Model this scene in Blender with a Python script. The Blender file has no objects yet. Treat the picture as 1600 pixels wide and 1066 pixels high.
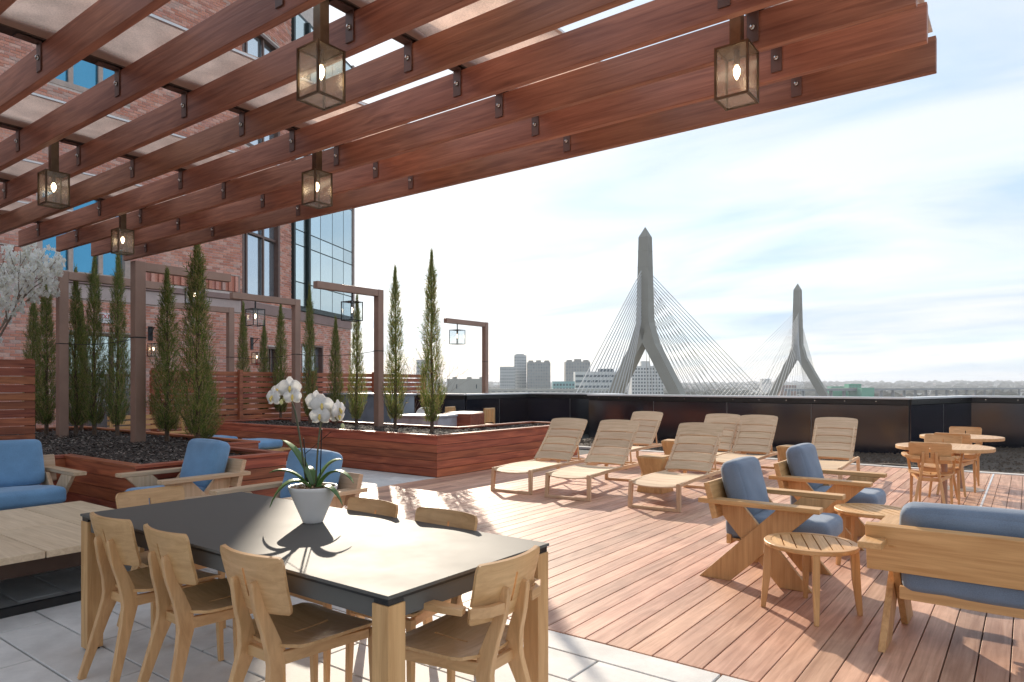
import bpy, bmesh, math, random
from mathutils import Vector, Matrix, noise
from math import radians as R, sin, cos, pi
random.seed(7)
SC = bpy.context.scene
COL = SC.collection

# ------------------------------------------------------------------ camera, sky, sun, exposure
cam_d = bpy.data.cameras.new('camera'); cam = bpy.data.objects.new('camera', cam_d); COL.objects.link(cam)
cam.location = (0, 0, 1.47); cam.rotation_euler = (R(90), 0, R(36.93))
cam_d.sensor_width = 36; cam_d.lens = 36 * 1075 / 1600; cam_d.shift_y = 67 / 1600
cam_d.clip_start = 0.05; cam_d.clip_end = 30000
SC.camera = cam
SUN_EL = R(23); SUN_DIR = Vector((-sin(R(48.8)) * cos(SUN_EL), cos(R(48.8)) * cos(SUN_EL), sin(SUN_EL)))   # towards the sun
W = bpy.data.worlds.new('World'); SC.world = W; W.use_nodes = True
def setup_world():
    nt = W.node_tree; N = nt.nodes; L = nt.links; N.clear()
    out = N.new('ShaderNodeOutputWorld'); bg = N.new('ShaderNodeBackground'); bg.inputs[1].default_value = 0.10
    sky = N.new('ShaderNodeTexSky'); sky.sky_type = 'NISHITA'; sky.sun_disc = False
    sky.sun_elevation = SUN_EL; sky.sun_rotation = math.atan2(SUN_DIR.x, SUN_DIR.y)
    sky.air_density = 1.0; sky.dust_density = 0.6; sky.ozone_density = 1.5
    tc = N.new('ShaderNodeTexCoord'); sep = N.new('ShaderNodeSeparateXYZ'); L.new(tc.outputs['Generated'], sep.inputs[0])
    mx = N.new('ShaderNodeMath'); mx.operation = 'MAXIMUM'; mx.inputs[1].default_value = 0.0; L.new(sep.outputs[2], mx.inputs[0])
    ad = N.new('ShaderNodeMath'); ad.operation = 'ADD'; ad.inputs[1].default_value = 0.16; L.new(mx.outputs[0], ad.inputs[0])
    dx = N.new('ShaderNodeMath'); dx.operation = 'DIVIDE'; L.new(sep.outputs[0], dx.inputs[0]); L.new(ad.outputs[0], dx.inputs[1])
    dy = N.new('ShaderNodeMath'); dy.operation = 'DIVIDE'; L.new(sep.outputs[1], dy.inputs[0]); L.new(ad.outputs[0], dy.inputs[1])
    cb = N.new('ShaderNodeCombineXYZ'); L.new(dx.outputs[0], cb.inputs[0]); L.new(dy.outputs[0], cb.inputs[1])
    mp = N.new('ShaderNodeMapping'); mp.inputs['Rotation'].default_value = (0, 0, R(-25)); mp.inputs['Scale'].default_value = (0.42, 0.95, 1)
    L.new(cb.outputs[0], mp.inputs[0])
    n1 = N.new('ShaderNodeTexNoise'); n1.inputs['Scale'].default_value = 0.9; n1.inputs['Detail'].default_value = 8; n1.inputs['Roughness'].default_value = 0.56
    n1.inputs['Distortion'].default_value = 0.7; L.new(mp.outputs[0], n1.inputs['Vector'])
    r1 = N.new('ShaderNodeMapRange'); r1.inputs[1].default_value = 0.30; r1.inputs[2].default_value = 0.62
    r1.inputs[3].default_value = 0.74; r1.inputs[4].default_value = 0.97; L.new(n1.outputs['Fac'], r1.inputs[0])
    mix = N.new('ShaderNodeMix'); mix.data_type = 'RGBA'
    L.new(r1.outputs[0], mix.inputs[0]); L.new(sky.outputs[0], mix.inputs[6]); 
    n3 = N.new('ShaderNodeTexNoise'); n3.inputs['Scale'].default_value = 1.7; n3.inputs['Detail'].default_value = 7; n3.inputs['Roughness'].default_value = 0.55; n3.inputs['Distortion'].default_value = 0.9; L.new(mp.outputs[0], n3.inputs['Vector'])
    r3 = N.new('ShaderNodeMapRange'); r3.inputs[1].default_value = 0.34; r3.inputs[2].default_value = 0.64; L.new(n3.outputs['Fac'], r3.inputs[0])
    cm = N.new('ShaderNodeMix'); cm.data_type = 'RGBA'; cm.inputs[6].default_value = (2.3, 2.9, 3.6, 1); cm.inputs[7].default_value = (3.7, 3.74, 3.8, 1); L.new(r3.outputs[0], cm.inputs[0]); L.new(cm.outputs[2], mix.inputs[7])
    L.new(mix.outputs[2], bg.inputs[0]); L.new(bg.outputs[0], out.inputs[0])
setup_world()
sun_d = bpy.data.lights.new('sun', 'SUN'); sun_d.energy = 2.4; sun_d.angle = R(0.55); sun_d.color = (1.0, 0.88, 0.72)
sun = bpy.data.objects.new('sun', sun_d); COL.objects.link(sun); sun.location = (-20, 16, 14)
sun.rotation_euler = SUN_DIR.to_track_quat('Z', 'Y').to_euler()
SC.view_settings.view_transform = 'Standard'; SC.view_settings.look = 'None'
SC.view_settings.exposure = 1.42; SC.view_settings.gamma = 1.0; SC.view_settings.use_curve_mapping = False
SC.render.engine = 'CYCLES'
SC.cycles.use_denoising = True
SC.cycles.max_bounces = 8; SC.cycles.diffuse_bounces = 4; SC.cycles.glossy_bounces = 4; SC.cycles.transparent_max_bounces = 16
SC.cycles.transmission_bounces = 4; SC.cycles.sample_clamp_indirect = 6; SC.cycles.caustics_reflective = False; SC.cycles.caustics_refractive = False

# ------------------------------------------------------------------ materials
def mat(name):
    m = bpy.data.materials.new(name); m.use_nodes = True
    return m, m.node_tree.nodes, m.node_tree.links, m.node_tree.nodes['Principled BSDF']
def c4(c): return (c[0], c[1], c[2], 1)
def coords(N, L, scale, rnd=True):
    tc = N.new('ShaderNodeTexCoord'); mp = N.new('ShaderNodeMapping'); mp.inputs['Scale'].default_value = scale
    L.new(tc.outputs['Object'], mp.inputs[0])
    if rnd:
        oi = N.new('ShaderNodeObjectInfo'); ge = N.new('ShaderNodeNewGeometry')
        a = N.new('ShaderNodeMath'); a.operation = 'ADD'; L.new(oi.outputs['Random'], a.inputs[0]); L.new(ge.outputs['Random Per Island'], a.inputs[1])
        mu = N.new('ShaderNodeMath'); mu.operation = 'MULTIPLY'; mu.inputs[1].default_value = 37.0; L.new(a.outputs[0], mu.inputs[0])
        L.new(mu.outputs[0], mp.inputs['Location'])
        return mp, oi, ge, a
    return mp, None, None, None
def fract_random(N, L, a):
    f = N.new('ShaderNodeMath'); f.operation = 'FRACT'; m = N.new('ShaderNodeMath'); m.operation = 'MULTIPLY'; m.inputs[1].default_value = 7.313
    L.new(a.outputs[0], m.inputs[0]); L.new(m.outputs[0], f.inputs[0]); return f
def wear(N, L, src, amount, scale):
    g = N.new('ShaderNodeNewGeometry'); n = N.new('ShaderNodeTexNoise'); n.inputs['Scale'].default_value = scale; n.inputs['Detail'].default_value = 7; n.inputs['Roughness'].default_value = .68; n.inputs['Distortion'].default_value = .5
    L.new(g.outputs['Position'], n.inputs['Vector']); r = N.new('ShaderNodeMapRange'); r.inputs[1].default_value = .3; r.inputs[2].default_value = .7; r.inputs[3].default_value = 1 - amount; r.inputs[4].default_value = 1 + amount; L.new(n.outputs['Fac'], r.inputs[0])
    h = N.new('ShaderNodeHueSaturation'); L.new(r.outputs[0], h.inputs['Value']); L.new(src, h.inputs['Color']); return h.outputs[0]
def wood(name, dark, light, axis, rough=0.55, fine=26, vary=0.35, coat=0.0, bump=0.15, rings=1.0, worn=0.0):
    m, N, L, B = mat(name)
    sc = [fine, fine, fine]; sc['xyz'.index(axis)] = fine * 0.045
    mp, oi, ge, a = coords(N, L, sc)
    n = N.new('ShaderNodeTexNoise'); n.inputs['Scale'].default_value = 1.0; n.inputs['Detail'].default_value = 5; n.inputs['Roughness'].default_value = 0.62; n.inputs['Distortion'].default_value = 1.1
    L.new(mp.outputs[0], n.inputs['Vector'])
    sc2 = [fine * .22] * 3; sc2['xyz'.index(axis)] = fine * 0.028
    mp2, _, _, _ = coords(N, L, sc2)
    n2 = N.new('ShaderNodeTexNoise'); n2.inputs['Scale'].default_value = 1.0; n2.inputs['Detail'].default_value = 2; n2.inputs['Distortion'].default_value = 0.6
    L.new(mp2.outputs[0], n2.inputs['Vector'])
    w = N.new('ShaderNodeMath'); w.operation = 'MULTIPLY'; w.inputs[1].default_value = 26; L.new(n2.outputs['Fac'], w.inputs[0])
    sn = N.new('ShaderNodeMath'); sn.operation = 'SINE'; L.new(w.outputs[0], sn.inputs[0])
    mr = N.new('ShaderNodeMapRange'); mr.inputs[1].default_value = -1; mr.inputs[2].default_value = 1; mr.inputs[3].default_value = -0.10 * rings; mr.inputs[4].default_value = 0.10 * rings; L.new(sn.outputs[0], mr.inputs[0])
    s = N.new('ShaderNodeMath'); s.operation = 'ADD'; L.new(n.outputs['Fac'], s.inputs[0]); L.new(mr.outputs[0], s.inputs[1])
    cr = N.new('ShaderNodeMapRange'); cr.inputs[1].default_value = 0.25; cr.inputs[2].default_value = 0.75; L.new(s.outputs[0], cr.inputs[0])
    mx = N.new('ShaderNodeMix'); mx.data_type = 'RGBA'; L.new(cr.outputs[0], mx.inputs[0]); mx.inputs[6].default_value = c4(dark); mx.inputs[7].default_value = c4(light)
    f = fract_random(N, L, a)
    hs = N.new('ShaderNodeHueSaturation'); v = N.new('ShaderNodeMapRange'); v.inputs[3].default_value = 1 - vary; v.inputs[4].default_value = 1 + vary * .8; L.new(f.outputs[0], v.inputs[0])
    L.new(v.outputs[0], hs.inputs['Value']); h = N.new('ShaderNodeMapRange'); h.inputs[3].default_value = 0.5 - 0.028 * vary; h.inputs[4].default_value = 0.5 + 0.028 * vary
    f2 = N.new('ShaderNodeMath'); f2.operation = 'FRACT'; f3 = N.new('ShaderNodeMath'); f3.operation = 'MULTIPLY'; f3.inputs[1].default_value = 13.77; L.new(a.outputs[0], f3.inputs[0]); L.new(f3.outputs[0], f2.inputs[0])
    L.new(f2.outputs[0], h.inputs[0]); L.new(h.outputs[0], hs.inputs['Hue']); L.new(mx.outputs[2], hs.inputs['Color']); L.new(wear(N, L, hs.outputs[0], worn, 1.1) if worn else hs.outputs[0], B.inputs['Base Color'])
    rr = N.new('ShaderNodeMapRange'); rr.inputs[3].default_value = rough + .12; rr.inputs[4].default_value = rough - .08; L.new(n.outputs['Fac'], rr.inputs[0]); L.new(rr.outputs[0], B.inputs['Roughness'])
    bp = N.new('ShaderNodeBump'); bp.inputs['Strength'].default_value = bump; bp.inputs['Distance'].default_value = 0.01; L.new(s.outputs[0], bp.inputs['Height']); L.new(bp.outputs[0], B.inputs['Normal'])
    if coat: B.inputs['Coat Weight'].default_value = coat; B.inputs['Coat Roughness'].default_value = 0.3
    return m
def plain(name, col, rough=0.6, metal=0.0, nscale=6.0, namt=0.18, bump=0.05, vary=0.0, bscale=None, spec=0.5, detail=5, worn=0.0):
    m, N, L, B = mat(name)
    mp, oi, ge, a = coords(N, L, (1, 1, 1))
    n = N.new('ShaderNodeTexNoise'); n.inputs['Scale'].default_value = nscale; n.inputs['Detail'].default_value = detail; n.inputs['Roughness'].default_value = .6; L.new(mp.outputs[0], n.inputs['Vector'])
    v = N.new('ShaderNodeMapRange'); v.inputs[1].default_value = .3; v.inputs[2].default_value = .7; v.inputs[3].default_value = 1 - namt; v.inputs[4].default_value = 1 + namt; L.new(n.outputs['Fac'], v.inputs[0])
    hs = N.new('ShaderNodeHueSaturation'); hs.inputs['Color'].default_value = c4(col)
    if vary:
        f = fract_random(N, L, a); q = N.new('ShaderNodeMapRange'); q.inputs[3].default_value = 1 - vary; q.inputs[4].default_value = 1 + vary; L.new(f.outputs[0], q.inputs[0])
        mm = N.new('ShaderNodeMath'); mm.operation = 'MULTIPLY'; L.new(v.outputs[0], mm.inputs[0]); L.new(q.outputs[0], mm.inputs[1]); L.new(mm.outputs[0], hs.inputs['Value'])
    else: L.new(v.outputs[0], hs.inputs['Value'])
    L.new(wear(N, L, hs.outputs[0], worn, 1.3) if worn else hs.outputs[0], B.inputs['Base Color'])
    B.inputs['Metallic'].default_value = metal; B.inputs['Specular IOR Level'].default_value = spec
    rr = N.new('ShaderNodeMapRange'); rr.inputs[3].default_value = max(.02, rough - .08); rr.inputs[4].default_value = min(1, rough + .08); L.new(n.outputs['Fac'], rr.inputs[0]); L.new(rr.outputs[0], B.inputs['Roughness'])
    if bump:
        n2 = N.new('ShaderNodeTexNoise'); n2.inputs['Scale'].default_value = bscale or nscale * 8; n2.inputs['Detail'].default_value = 3; L.new(mp.outputs[0], n2.inputs['Vector'])
        bp = N.new('ShaderNodeBump'); bp.inputs['Strength'].default_value = bump; bp.inputs['Distance'].default_value = 0.01; L.new(n2.outputs['Fac'], bp.inputs['Height']); L.new(bp.outputs[0], B.inputs['Normal'])
    return m
def palette(name, cols, rough=0.7, namt=0.15, nscale=20, bump=0.1, translucent=0.0):
    """one of several colours per island / object"""
    m, N, L, B = mat(name)
    mp, oi, ge, a = coords(N, L, (1, 1, 1))
    f = fract_random(N, L, a); cr = N.new('ShaderNodeValToRGB'); cr.color_ramp.interpolation = 'CONSTANT'
    el = cr.color_ramp.elements
    while len(el) < len(cols): el.new(0.5)
    for i, c in enumerate(cols): el[i].position = i / len(cols); el[i].color = c4(c)
    L.new(f.outputs[0], cr.inputs[0])
    n = N.new('ShaderNodeTexNoise'); n.inputs['Scale'].default_value = nscale; n.inputs['Detail'].default_value = 4; L.new(mp.outputs[0], n.inputs['Vector'])
    v = N.new('ShaderNodeMapRange'); v.inputs[1].default_value = .3; v.inputs[2].default_value = .7; v.inputs[3].default_value = 1 - namt; v.inputs[4].default_value = 1 + namt; L.new(n.outputs['Fac'], v.inputs[0])
    hs = N.new('ShaderNodeHueSaturation'); L.new(v.outputs[0], hs.inputs['Value']); L.new(cr.outputs[0], hs.inputs['Color']); L.new(hs.outputs[0], B.inputs['Base Color'])
    B.inputs['Roughness'].default_value = rough
    if bump:
        bp = N.new('ShaderNodeBump'); bp.inputs['Strength'].default_value = bump; bp.inputs['Distance'].default_value = .01; L.new(n.outputs['Fac'], bp.inputs['Height']); L.new(bp.outputs[0], B.inputs['Normal'])
    if translucent:
        tr = N.new('ShaderNodeBsdfTranslucent'); L.new(hs.outputs[0], tr.inputs[0]); ms = N.new('ShaderNodeMixShader'); ms.inputs[0].default_value = translucent
        L.new(B.outputs[0], ms.inputs[1]); L.new(tr.outputs[0], ms.inputs[2]); L.new(ms.outputs[0], N['Material Output'].inputs[0])
    return m
def glass(name, tint=(.9, .93, .95), see=0.75, rough=0.02, seeded=0.0, body=(.6, .6, .55)):
    m, N, L, B = mat(name); N.remove(B)
    tr = N.new('ShaderNodeBsdfTransparent'); tr.inputs[0].default_value = c4(tint)
    gl = N.new('ShaderNodeBsdfGlossy'); gl.inputs['Roughness'].default_value = rough
    fr = N.new('ShaderNodeLayerWeight'); pw = N.new('ShaderNodeMath'); pw.operation = 'POWER'; pw.inputs[1].default_value = 4; L.new(fr.outputs['Facing'], pw.inputs[0])
    fm = N.new('ShaderNodeMath'); fm.operation = 'MULTIPLY_ADD'; fm.inputs[1].default_value = .7; fm.inputs[2].default_value = .07 if seeded else .035; L.new(pw.outputs[0], fm.inputs[0])
    ms = N.new('ShaderNodeMixShader'); L.new(fm.outputs[0], ms.inputs[0])
    src = tr
    if seeded:
        tl = N.new('ShaderNodeBsdfTranslucent'); tl.inputs[0].default_value = c4(body); df = N.new('ShaderNodeBsdfDiffuse'); df.inputs[0].default_value = c4(body)
        m1 = N.new('ShaderNodeMixShader'); m1.inputs[0].default_value = .8; L.new(df.outputs[0], m1.inputs[1]); L.new(tl.outputs[0], m1.inputs[2])
        tc = N.new('ShaderNodeTexCoord'); n = N.new('ShaderNodeTexNoise'); n.inputs['Scale'].default_value = 55; n.inputs['Detail'].default_value = 6; n.inputs['Roughness'].default_value = .75; L.new(tc.outputs['Object'], n.inputs['Vector'])
        mr = N.new('ShaderNodeMapRange'); mr.inputs[1].default_value = .42; mr.inputs[2].default_value = .68; mr.inputs[3].default_value = .03; mr.inputs[4].default_value = seeded; L.new(n.outputs['Fac'], mr.inputs[0])
        m2 = N.new('ShaderNodeMixShader'); L.new(mr.outputs[0], m2.inputs[0]); L.new(tr.outputs[0], m2.inputs[1]); L.new(m1.outputs[0], m2.inputs[2]); src = m2
        bp = N.new('ShaderNodeBump'); bp.inputs['Strength'].default_value = .5; bp.inputs['Distance'].default_value = .005; L.new(n.outputs['Fac'], bp.inputs['Height']); L.new(bp.outputs[0], gl.inputs['Normal'])
    L.new(src.outputs[0], ms.inputs[1]); L.new(gl.outputs[0], ms.inputs[2]); L.new(ms.outputs[0], N['Material Output'].inputs[0])
    return m
def emit(name, col, s):
    m, N, L, B = mat(name); B.inputs['Emission Color'].default_value = c4(col); B.inputs['Emission Strength'].default_value = s; B.inputs['Base Color'].default_value = c4(col)
    return m
def fabric(name, col, transl=0.0, rough=.9, wave=220):
    m, N, L, B = mat(name)
    tc = N.new('ShaderNodeTexCoord')
    n = N.new('ShaderNodeTexNoise'); n.inputs['Scale'].default_value = wave; n.inputs['Detail'].default_value = 2; L.new(tc.outputs['Object'], n.inputs['Vector'])
    n2 = N.new('ShaderNodeTexNoise'); n2.inputs['Scale'].default_value = 5; n2.inputs['Detail'].default_value = 3; L.new(tc.outputs['Object'], n2.inputs['Vector'])
    a = N.new('ShaderNodeMath'); a.operation = 'ADD'; L.new(n.outputs['Fac'], a.inputs[0]); L.new(n2.outputs['Fac'], a.inputs[1])
    v = N.new('ShaderNodeMapRange'); v.inputs[1].default_value = .6; v.inputs[2].default_value = 1.4; v.inputs[3].default_value = .78; v.inputs[4].default_value = 1.22; L.new(a.outputs[0], v.inputs[0])
    hs = N.new('ShaderNodeHueSaturation'); hs.inputs['Color'].default_value = c4(col); L.new(v.outputs[0], hs.inputs['Value']); L.new(hs.outputs[0], B.inputs['Base Color'])
    B.inputs['Roughness'].default_value = rough; B.inputs['Sheen Weight'].default_value = .25; B.inputs['Specular IOR Level'].default_value = .2
    bp = N.new('ShaderNodeBump'); bp.inputs['Strength'].default_value = .25; bp.inputs['Distance'].default_value = .004; L.new(a.outputs[0], bp.inputs['Height']); L.new(bp.outputs[0], B.inputs['Normal'])
    if transl:
        tr = N.new('ShaderNodeBsdfTranslucent'); L.new(hs.outputs[0], tr.inputs[0]); ms = N.new('ShaderNodeMixShader'); ms.inputs[0].default_value = transl
        L.new(B.outputs[0], ms.inputs[1]); L.new(tr.outputs[0], ms.inputs[2]); L.new(ms.outputs[0], N['Material Output'].inputs[0])
    return m
IPE_D, IPE_L = (.20, .105, .070), (.40, .23, .155)
M = {}
M['deck'] = wood('deck_ipe', (.41, .215, .14), (.66, .40, .28), 'y', rough=.5, fine=30, vary=.22, bump=.12, worn=.2)
M['ipe_x'] = wood('ipe_along_x', (.22, .055, .028), (.50, .155, .072), 'x', rough=.48, fine=24, vary=.33, bump=.2)
M['ipe_y'] = wood('ipe_along_y', (.22, .055, .028), (.50, .155, .072), 'y', rough=.48, fine=24, vary=.28, bump=.2)
M['beam'] = wood('pergola_beam', (.23, .083, .05), (.47, .195, .115), 'x', rough=.45, fine=30, vary=.18, bump=.2, rings=.9)
for ax in 'xyz':
    M['teak_' + ax] = wood('teak_' + ax, (.48, .255, .095), (.70, .425, .19), ax, rough=.5, fine=34, vary=.10, bump=.08, rings=.8)
    M['ply_' + ax] = wood('oiled_ply_' + ax, (.50, .275, .115), (.71, .435, .21), ax, rough=.42, fine=30, vary=.10, bump=.04, rings=.5)
    M['grey_teak_' + ax] = wood('silvered_teak_' + ax, (.50, .335, .20), (.72, .53, .355), ax, rough=.65, fine=34, vary=.12, bump=.1, rings=.4)
M['pale_teak'] = wood('pale_teak_slab', (.60, .45, .29), (.80, .64, .45), 'x', rough=.65, fine=34, vary=.08, bump=.1, rings=.4)
M['paver'] = plain('paver_stone', (.66, .65, .63), rough=.7, nscale=5, namt=.13, bump=.12, vary=.08, bscale=90, worn=.12)
M['joint'] = plain('joint_grey', (.06, .058, .055), rough=.9)
M['underdeck'] = plain('under_deck', (.02, .017, .015), rough=.95)
M['steel'] = plain('bronze_steel', (.33, .205, .155), rough=.45, metal=.2, nscale=3, namt=.12, bump=.02)
M['darksteel'] = plain('dark_bronze_steel', (.065, .040, .030), rough=.42, metal=.5, nscale=4, namt=.2, bump=.02)
M['bracket'] = plain('bracket_steel', (.15, .085, .068), rough=.4, metal=.3, nscale=4, namt=.15, bump=.02)
M['seam'] = plain('seam_strip', (.22, .21, .20), rough=.4, metal=.4, bump=0)
M['bolt'] = plain('bright_steel', (.6, .58, .55), rough=.25, metal=1.0, bump=0)
M['brass'] = plain('antique_brass', (.15, .11, .07), rough=.38, metal=.8, nscale=14, namt=.25, bump=.02)
M['black_metal'] = plain('black_metal', (.02, .02, .021), rough=.4, metal=.3, bump=0)
M['table_top'] = plain('black_ceramic', (.115, .110, .100), rough=.645, nscale=3, namt=.06, bump=.01, spec=.30)
M['blue'] = fabric('blue_cushion', (.16, .31, .50))
M['blue2'] = fabric('denim_cushion', (.165, .215, .29))
M['canopy'] = fabric('canopy_cloth', (.90, .77, .69), transl=.72, wave=120)
M['seed_glass'] = glass('seeded_glass', tint=(.98, .97, .93), seeded=.13, rough=.08, body=(.95, .93, .88))
M['clear_glass'] = glass('clear_glass', tint=(.95, .97, .98))
M['bulb'] = emit('lamp_glow', (1.0, .76, .50), 4.5)
M['window'] = plain('window_glass', (.55, .63, .70), rough=.06, metal=.8, nscale=.3, namt=.05, bump=0)
M['skytint_window'] = plain('blue_window_glass', (.10, .36, .56), rough=.08, metal=.6, nscale=.3, namt=.05, bump=0)  # blue of the mirrored sky is put into the pane colour
M['curtain'] = plain('curtain_glass', (.60, .70, .71), rough=.07, metal=.8, nscale=.2, namt=.06, bump=0, vary=.12)
M['mullion'] = plain('dark_mullion', (.035, .05, .05), rough=.4, metal=.4, bump=0)
M['frame_brown'] = plain('brown_window_frame', (.16, .095, .075), rough=.5, bump=0)
M['frame_pale'] = plain('pale_window_frame', (.50, .40, .35), rough=.6, bump=0)
M['stone'] = plain('buff_stone_trim', (.52, .42, .39), rough=.8, nscale=3, namt=.1, bump=.05)
M['brownstone'] = plain('brown_stone_band', (.31, .215, .195), rough=.8, nscale=3, namt=.1, bump=.05)
M['brick'] = palette('clay_brick', [(0.66, 0.308, 0.226), (0.583, 0.248, 0.176), (0.704, 0.374, 0.292), (0.627, 0.308, 0.248), (0.506, 0.237, 0.182), (0.726, 0.44, 0.358), (0.572, 0.374, 0.319), (0.682, 0.33, 0.242), (0.616, 0.275, 0.198)], rough=.85, nscale=30)
M['mortar'] = plain('mortar', (.68, .60, .55), rough=.95, nscale=8, namt=.1)
M['panel'] = plain('black_glazed_panel', (.012, .013, .020), rough=.14, nscale=.6, namt=.3, bump=0, vary=.4, spec=1.0)
M['cap'] = plain('aluminium_cap', (.78, .78, .78), rough=.35, metal=.3, nscale=2, namt=.06, bump=0)
M['rail'] = plain('dark_rail', (.03, .028, .027), rough=.35, metal=.4, bump=0)
M['soil'] = plain('dark_soil', (.05, .037, .03), rough=.95, nscale=25, namt=.5, bump=.5)
M['mulch'] = palette('mulch_chip', [(.07, .05, .042), (.12, .09, .075), (.045, .033, .029), (.24, .20, .17), (.08, .058, .046), (.055, .04, .034)], rough=.9, bump=0)
M['drysoil'] = plain('brown_soil', (.085, .062, .045), rough=.95, nscale=12, namt=.4, bump=.6)
M['kerb'] = plain('pale_kerb', (.56, .53, .50), rough=.8, nscale=6, namt=.1)
M['juniper'] = palette('juniper_spray', [(.15, .215, .045), (.21, .265, .06), (.10, .16, .042), (.31, .32, .085), (.39, .32, .12), (.17, .23, .055), (.42, .32, .17)], rough=.75, bump=0, translucent=.48)
M['bark'] = plain('juniper_bark', (.12, .075, .05), rough=.95, nscale=30, namt=.3, bump=.3)
M['twig'] = plain('grey_twig', (.23, .17, .13), rough=.9, bump=0)
M['blossom'] = palette('white_blossom', [(.88, .87, .84), (.87, .86, .80), (.88, .88, .86), (.80, .78, .68)], rough=.7, bump=0, translucent=.55)
M['petal'] = palette('orchid_petal', [(.84, .83, .80), (.86, .85, .83)], rough=.55, bump=0, translucent=.35)
M['lip'] = plain('orchid_lip', (.72, .55, .16), rough=.6, bump=0)
M['orchid_leaf'] = plain('orchid_leaf', (.07, .15, .035), rough=.5, nscale=8, namt=.25, bump=.02)
M['orchid_stem'] = plain('orchid_stem', (.10, .10, .05), rough=.5, nscale=12, namt=.3, bump=0)
M['bud'] = plain('orchid_bud', (.55, .58, .30), rough=.5, bump=0)
M['pot'] = plain('white_ceramic', (.72, .70, .68), rough=.4, nscale=3, namt=.04, bump=.02)
M['chip'] = palette('bark_chip', [(.30, .18, .10), (.20, .11, .06), (.40, .26, .15), (.14, .08, .05)], rough=.9, bump=0)
M['greystone'] = plain('blue_grey_stone', (.20, .235, .28), rough=.55, nscale=2.5, namt=.22, bump=.05)
M['palestone'] = plain('veined_pale_stone', (.42, .44, .48), rough=.5, nscale=4, namt=.3, bump=.05)
M['white_cloth'] = fabric('white_cover_cloth', (.72, .70, .68))
M['boxwood'] = plain('brown_box', (.25, .12, .085), rough=.6, nscale=6, namt=.2)
M['concrete'] = plain('bridge_concrete', (.30, .285, .25), rough=.85, nscale=.08, namt=.12, bump=0)
M['cable'] = plain('pale_cable', (.46, .46, .46), rough=.5, bump=0)
M['sign'] = plain('white_sign', (.78, .74, .74), rough=.4, bump=0)
M['red'] = plain('red_letter', (.62, .03, .05), rough=.5, bump=0)
M['conc2'] = plain('pale_concrete', (.42, .41, .37), rough=.9, nscale=.1, namt=.08, bump=0)
M['bldg_a'] = plain('grey_tower_wall', (.46, .47, .47), rough=.9, nscale=.1, namt=.05, bump=0)
M['bldg_b'] = plain('dark_tower_wall', (.30, .295, .285), rough=.9, nscale=.1, namt=.05, bump=0)
M['bldg_c'] = plain('white_block_wall', (.58, .58, .57), rough=.85, nscale=.1, namt=.05, bump=0)
M['bldg_d'] = plain('teal_block_wall', (.20, .36, .38), rough=.6, nscale=.1, namt=.05, bump=0)
M['farpane'] = plain('far_window_pane', (.09, .12, .14), rough=.2, metal=.3, bump=0, vary=.3)
M['farpane2'] = plain('far_pale_pane', (.30, .34, .36), rough=.25, metal=.3, bump=0, vary=.2)
M['green'] = plain('green_steel', (.05, .30, .19), rough=.6, bump=0)
M['land'] = plain('hill_woodland', (.12, .115, .085), rough=1.0, nscale=.02, namt=.55, bump=0, detail=8)
M['ground'] = plain('city_ground', (.16, .155, .14), rough=1.0, nscale=.01, namt=.3, bump=0, detail=8)
M['town'] = palette('town_walls', [(.55, .52, .47), (.30, .20, .16), (.62, .61, .58), (.40, .37, .33), (.22, .22, .20)], rough=.9, bump=0)
M['viaduct'] = plain('viaduct_grey', (.19, .21, .23), rough=.9, nscale=.05, bump=0)
M['bistro_base'] = plain('brushed_base', (.46, .40, .34), rough=.4, metal=.6, bump=0)
M['roof'] = plain('roof_membrane', (.25, .24, .23), rough=.95)

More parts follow.
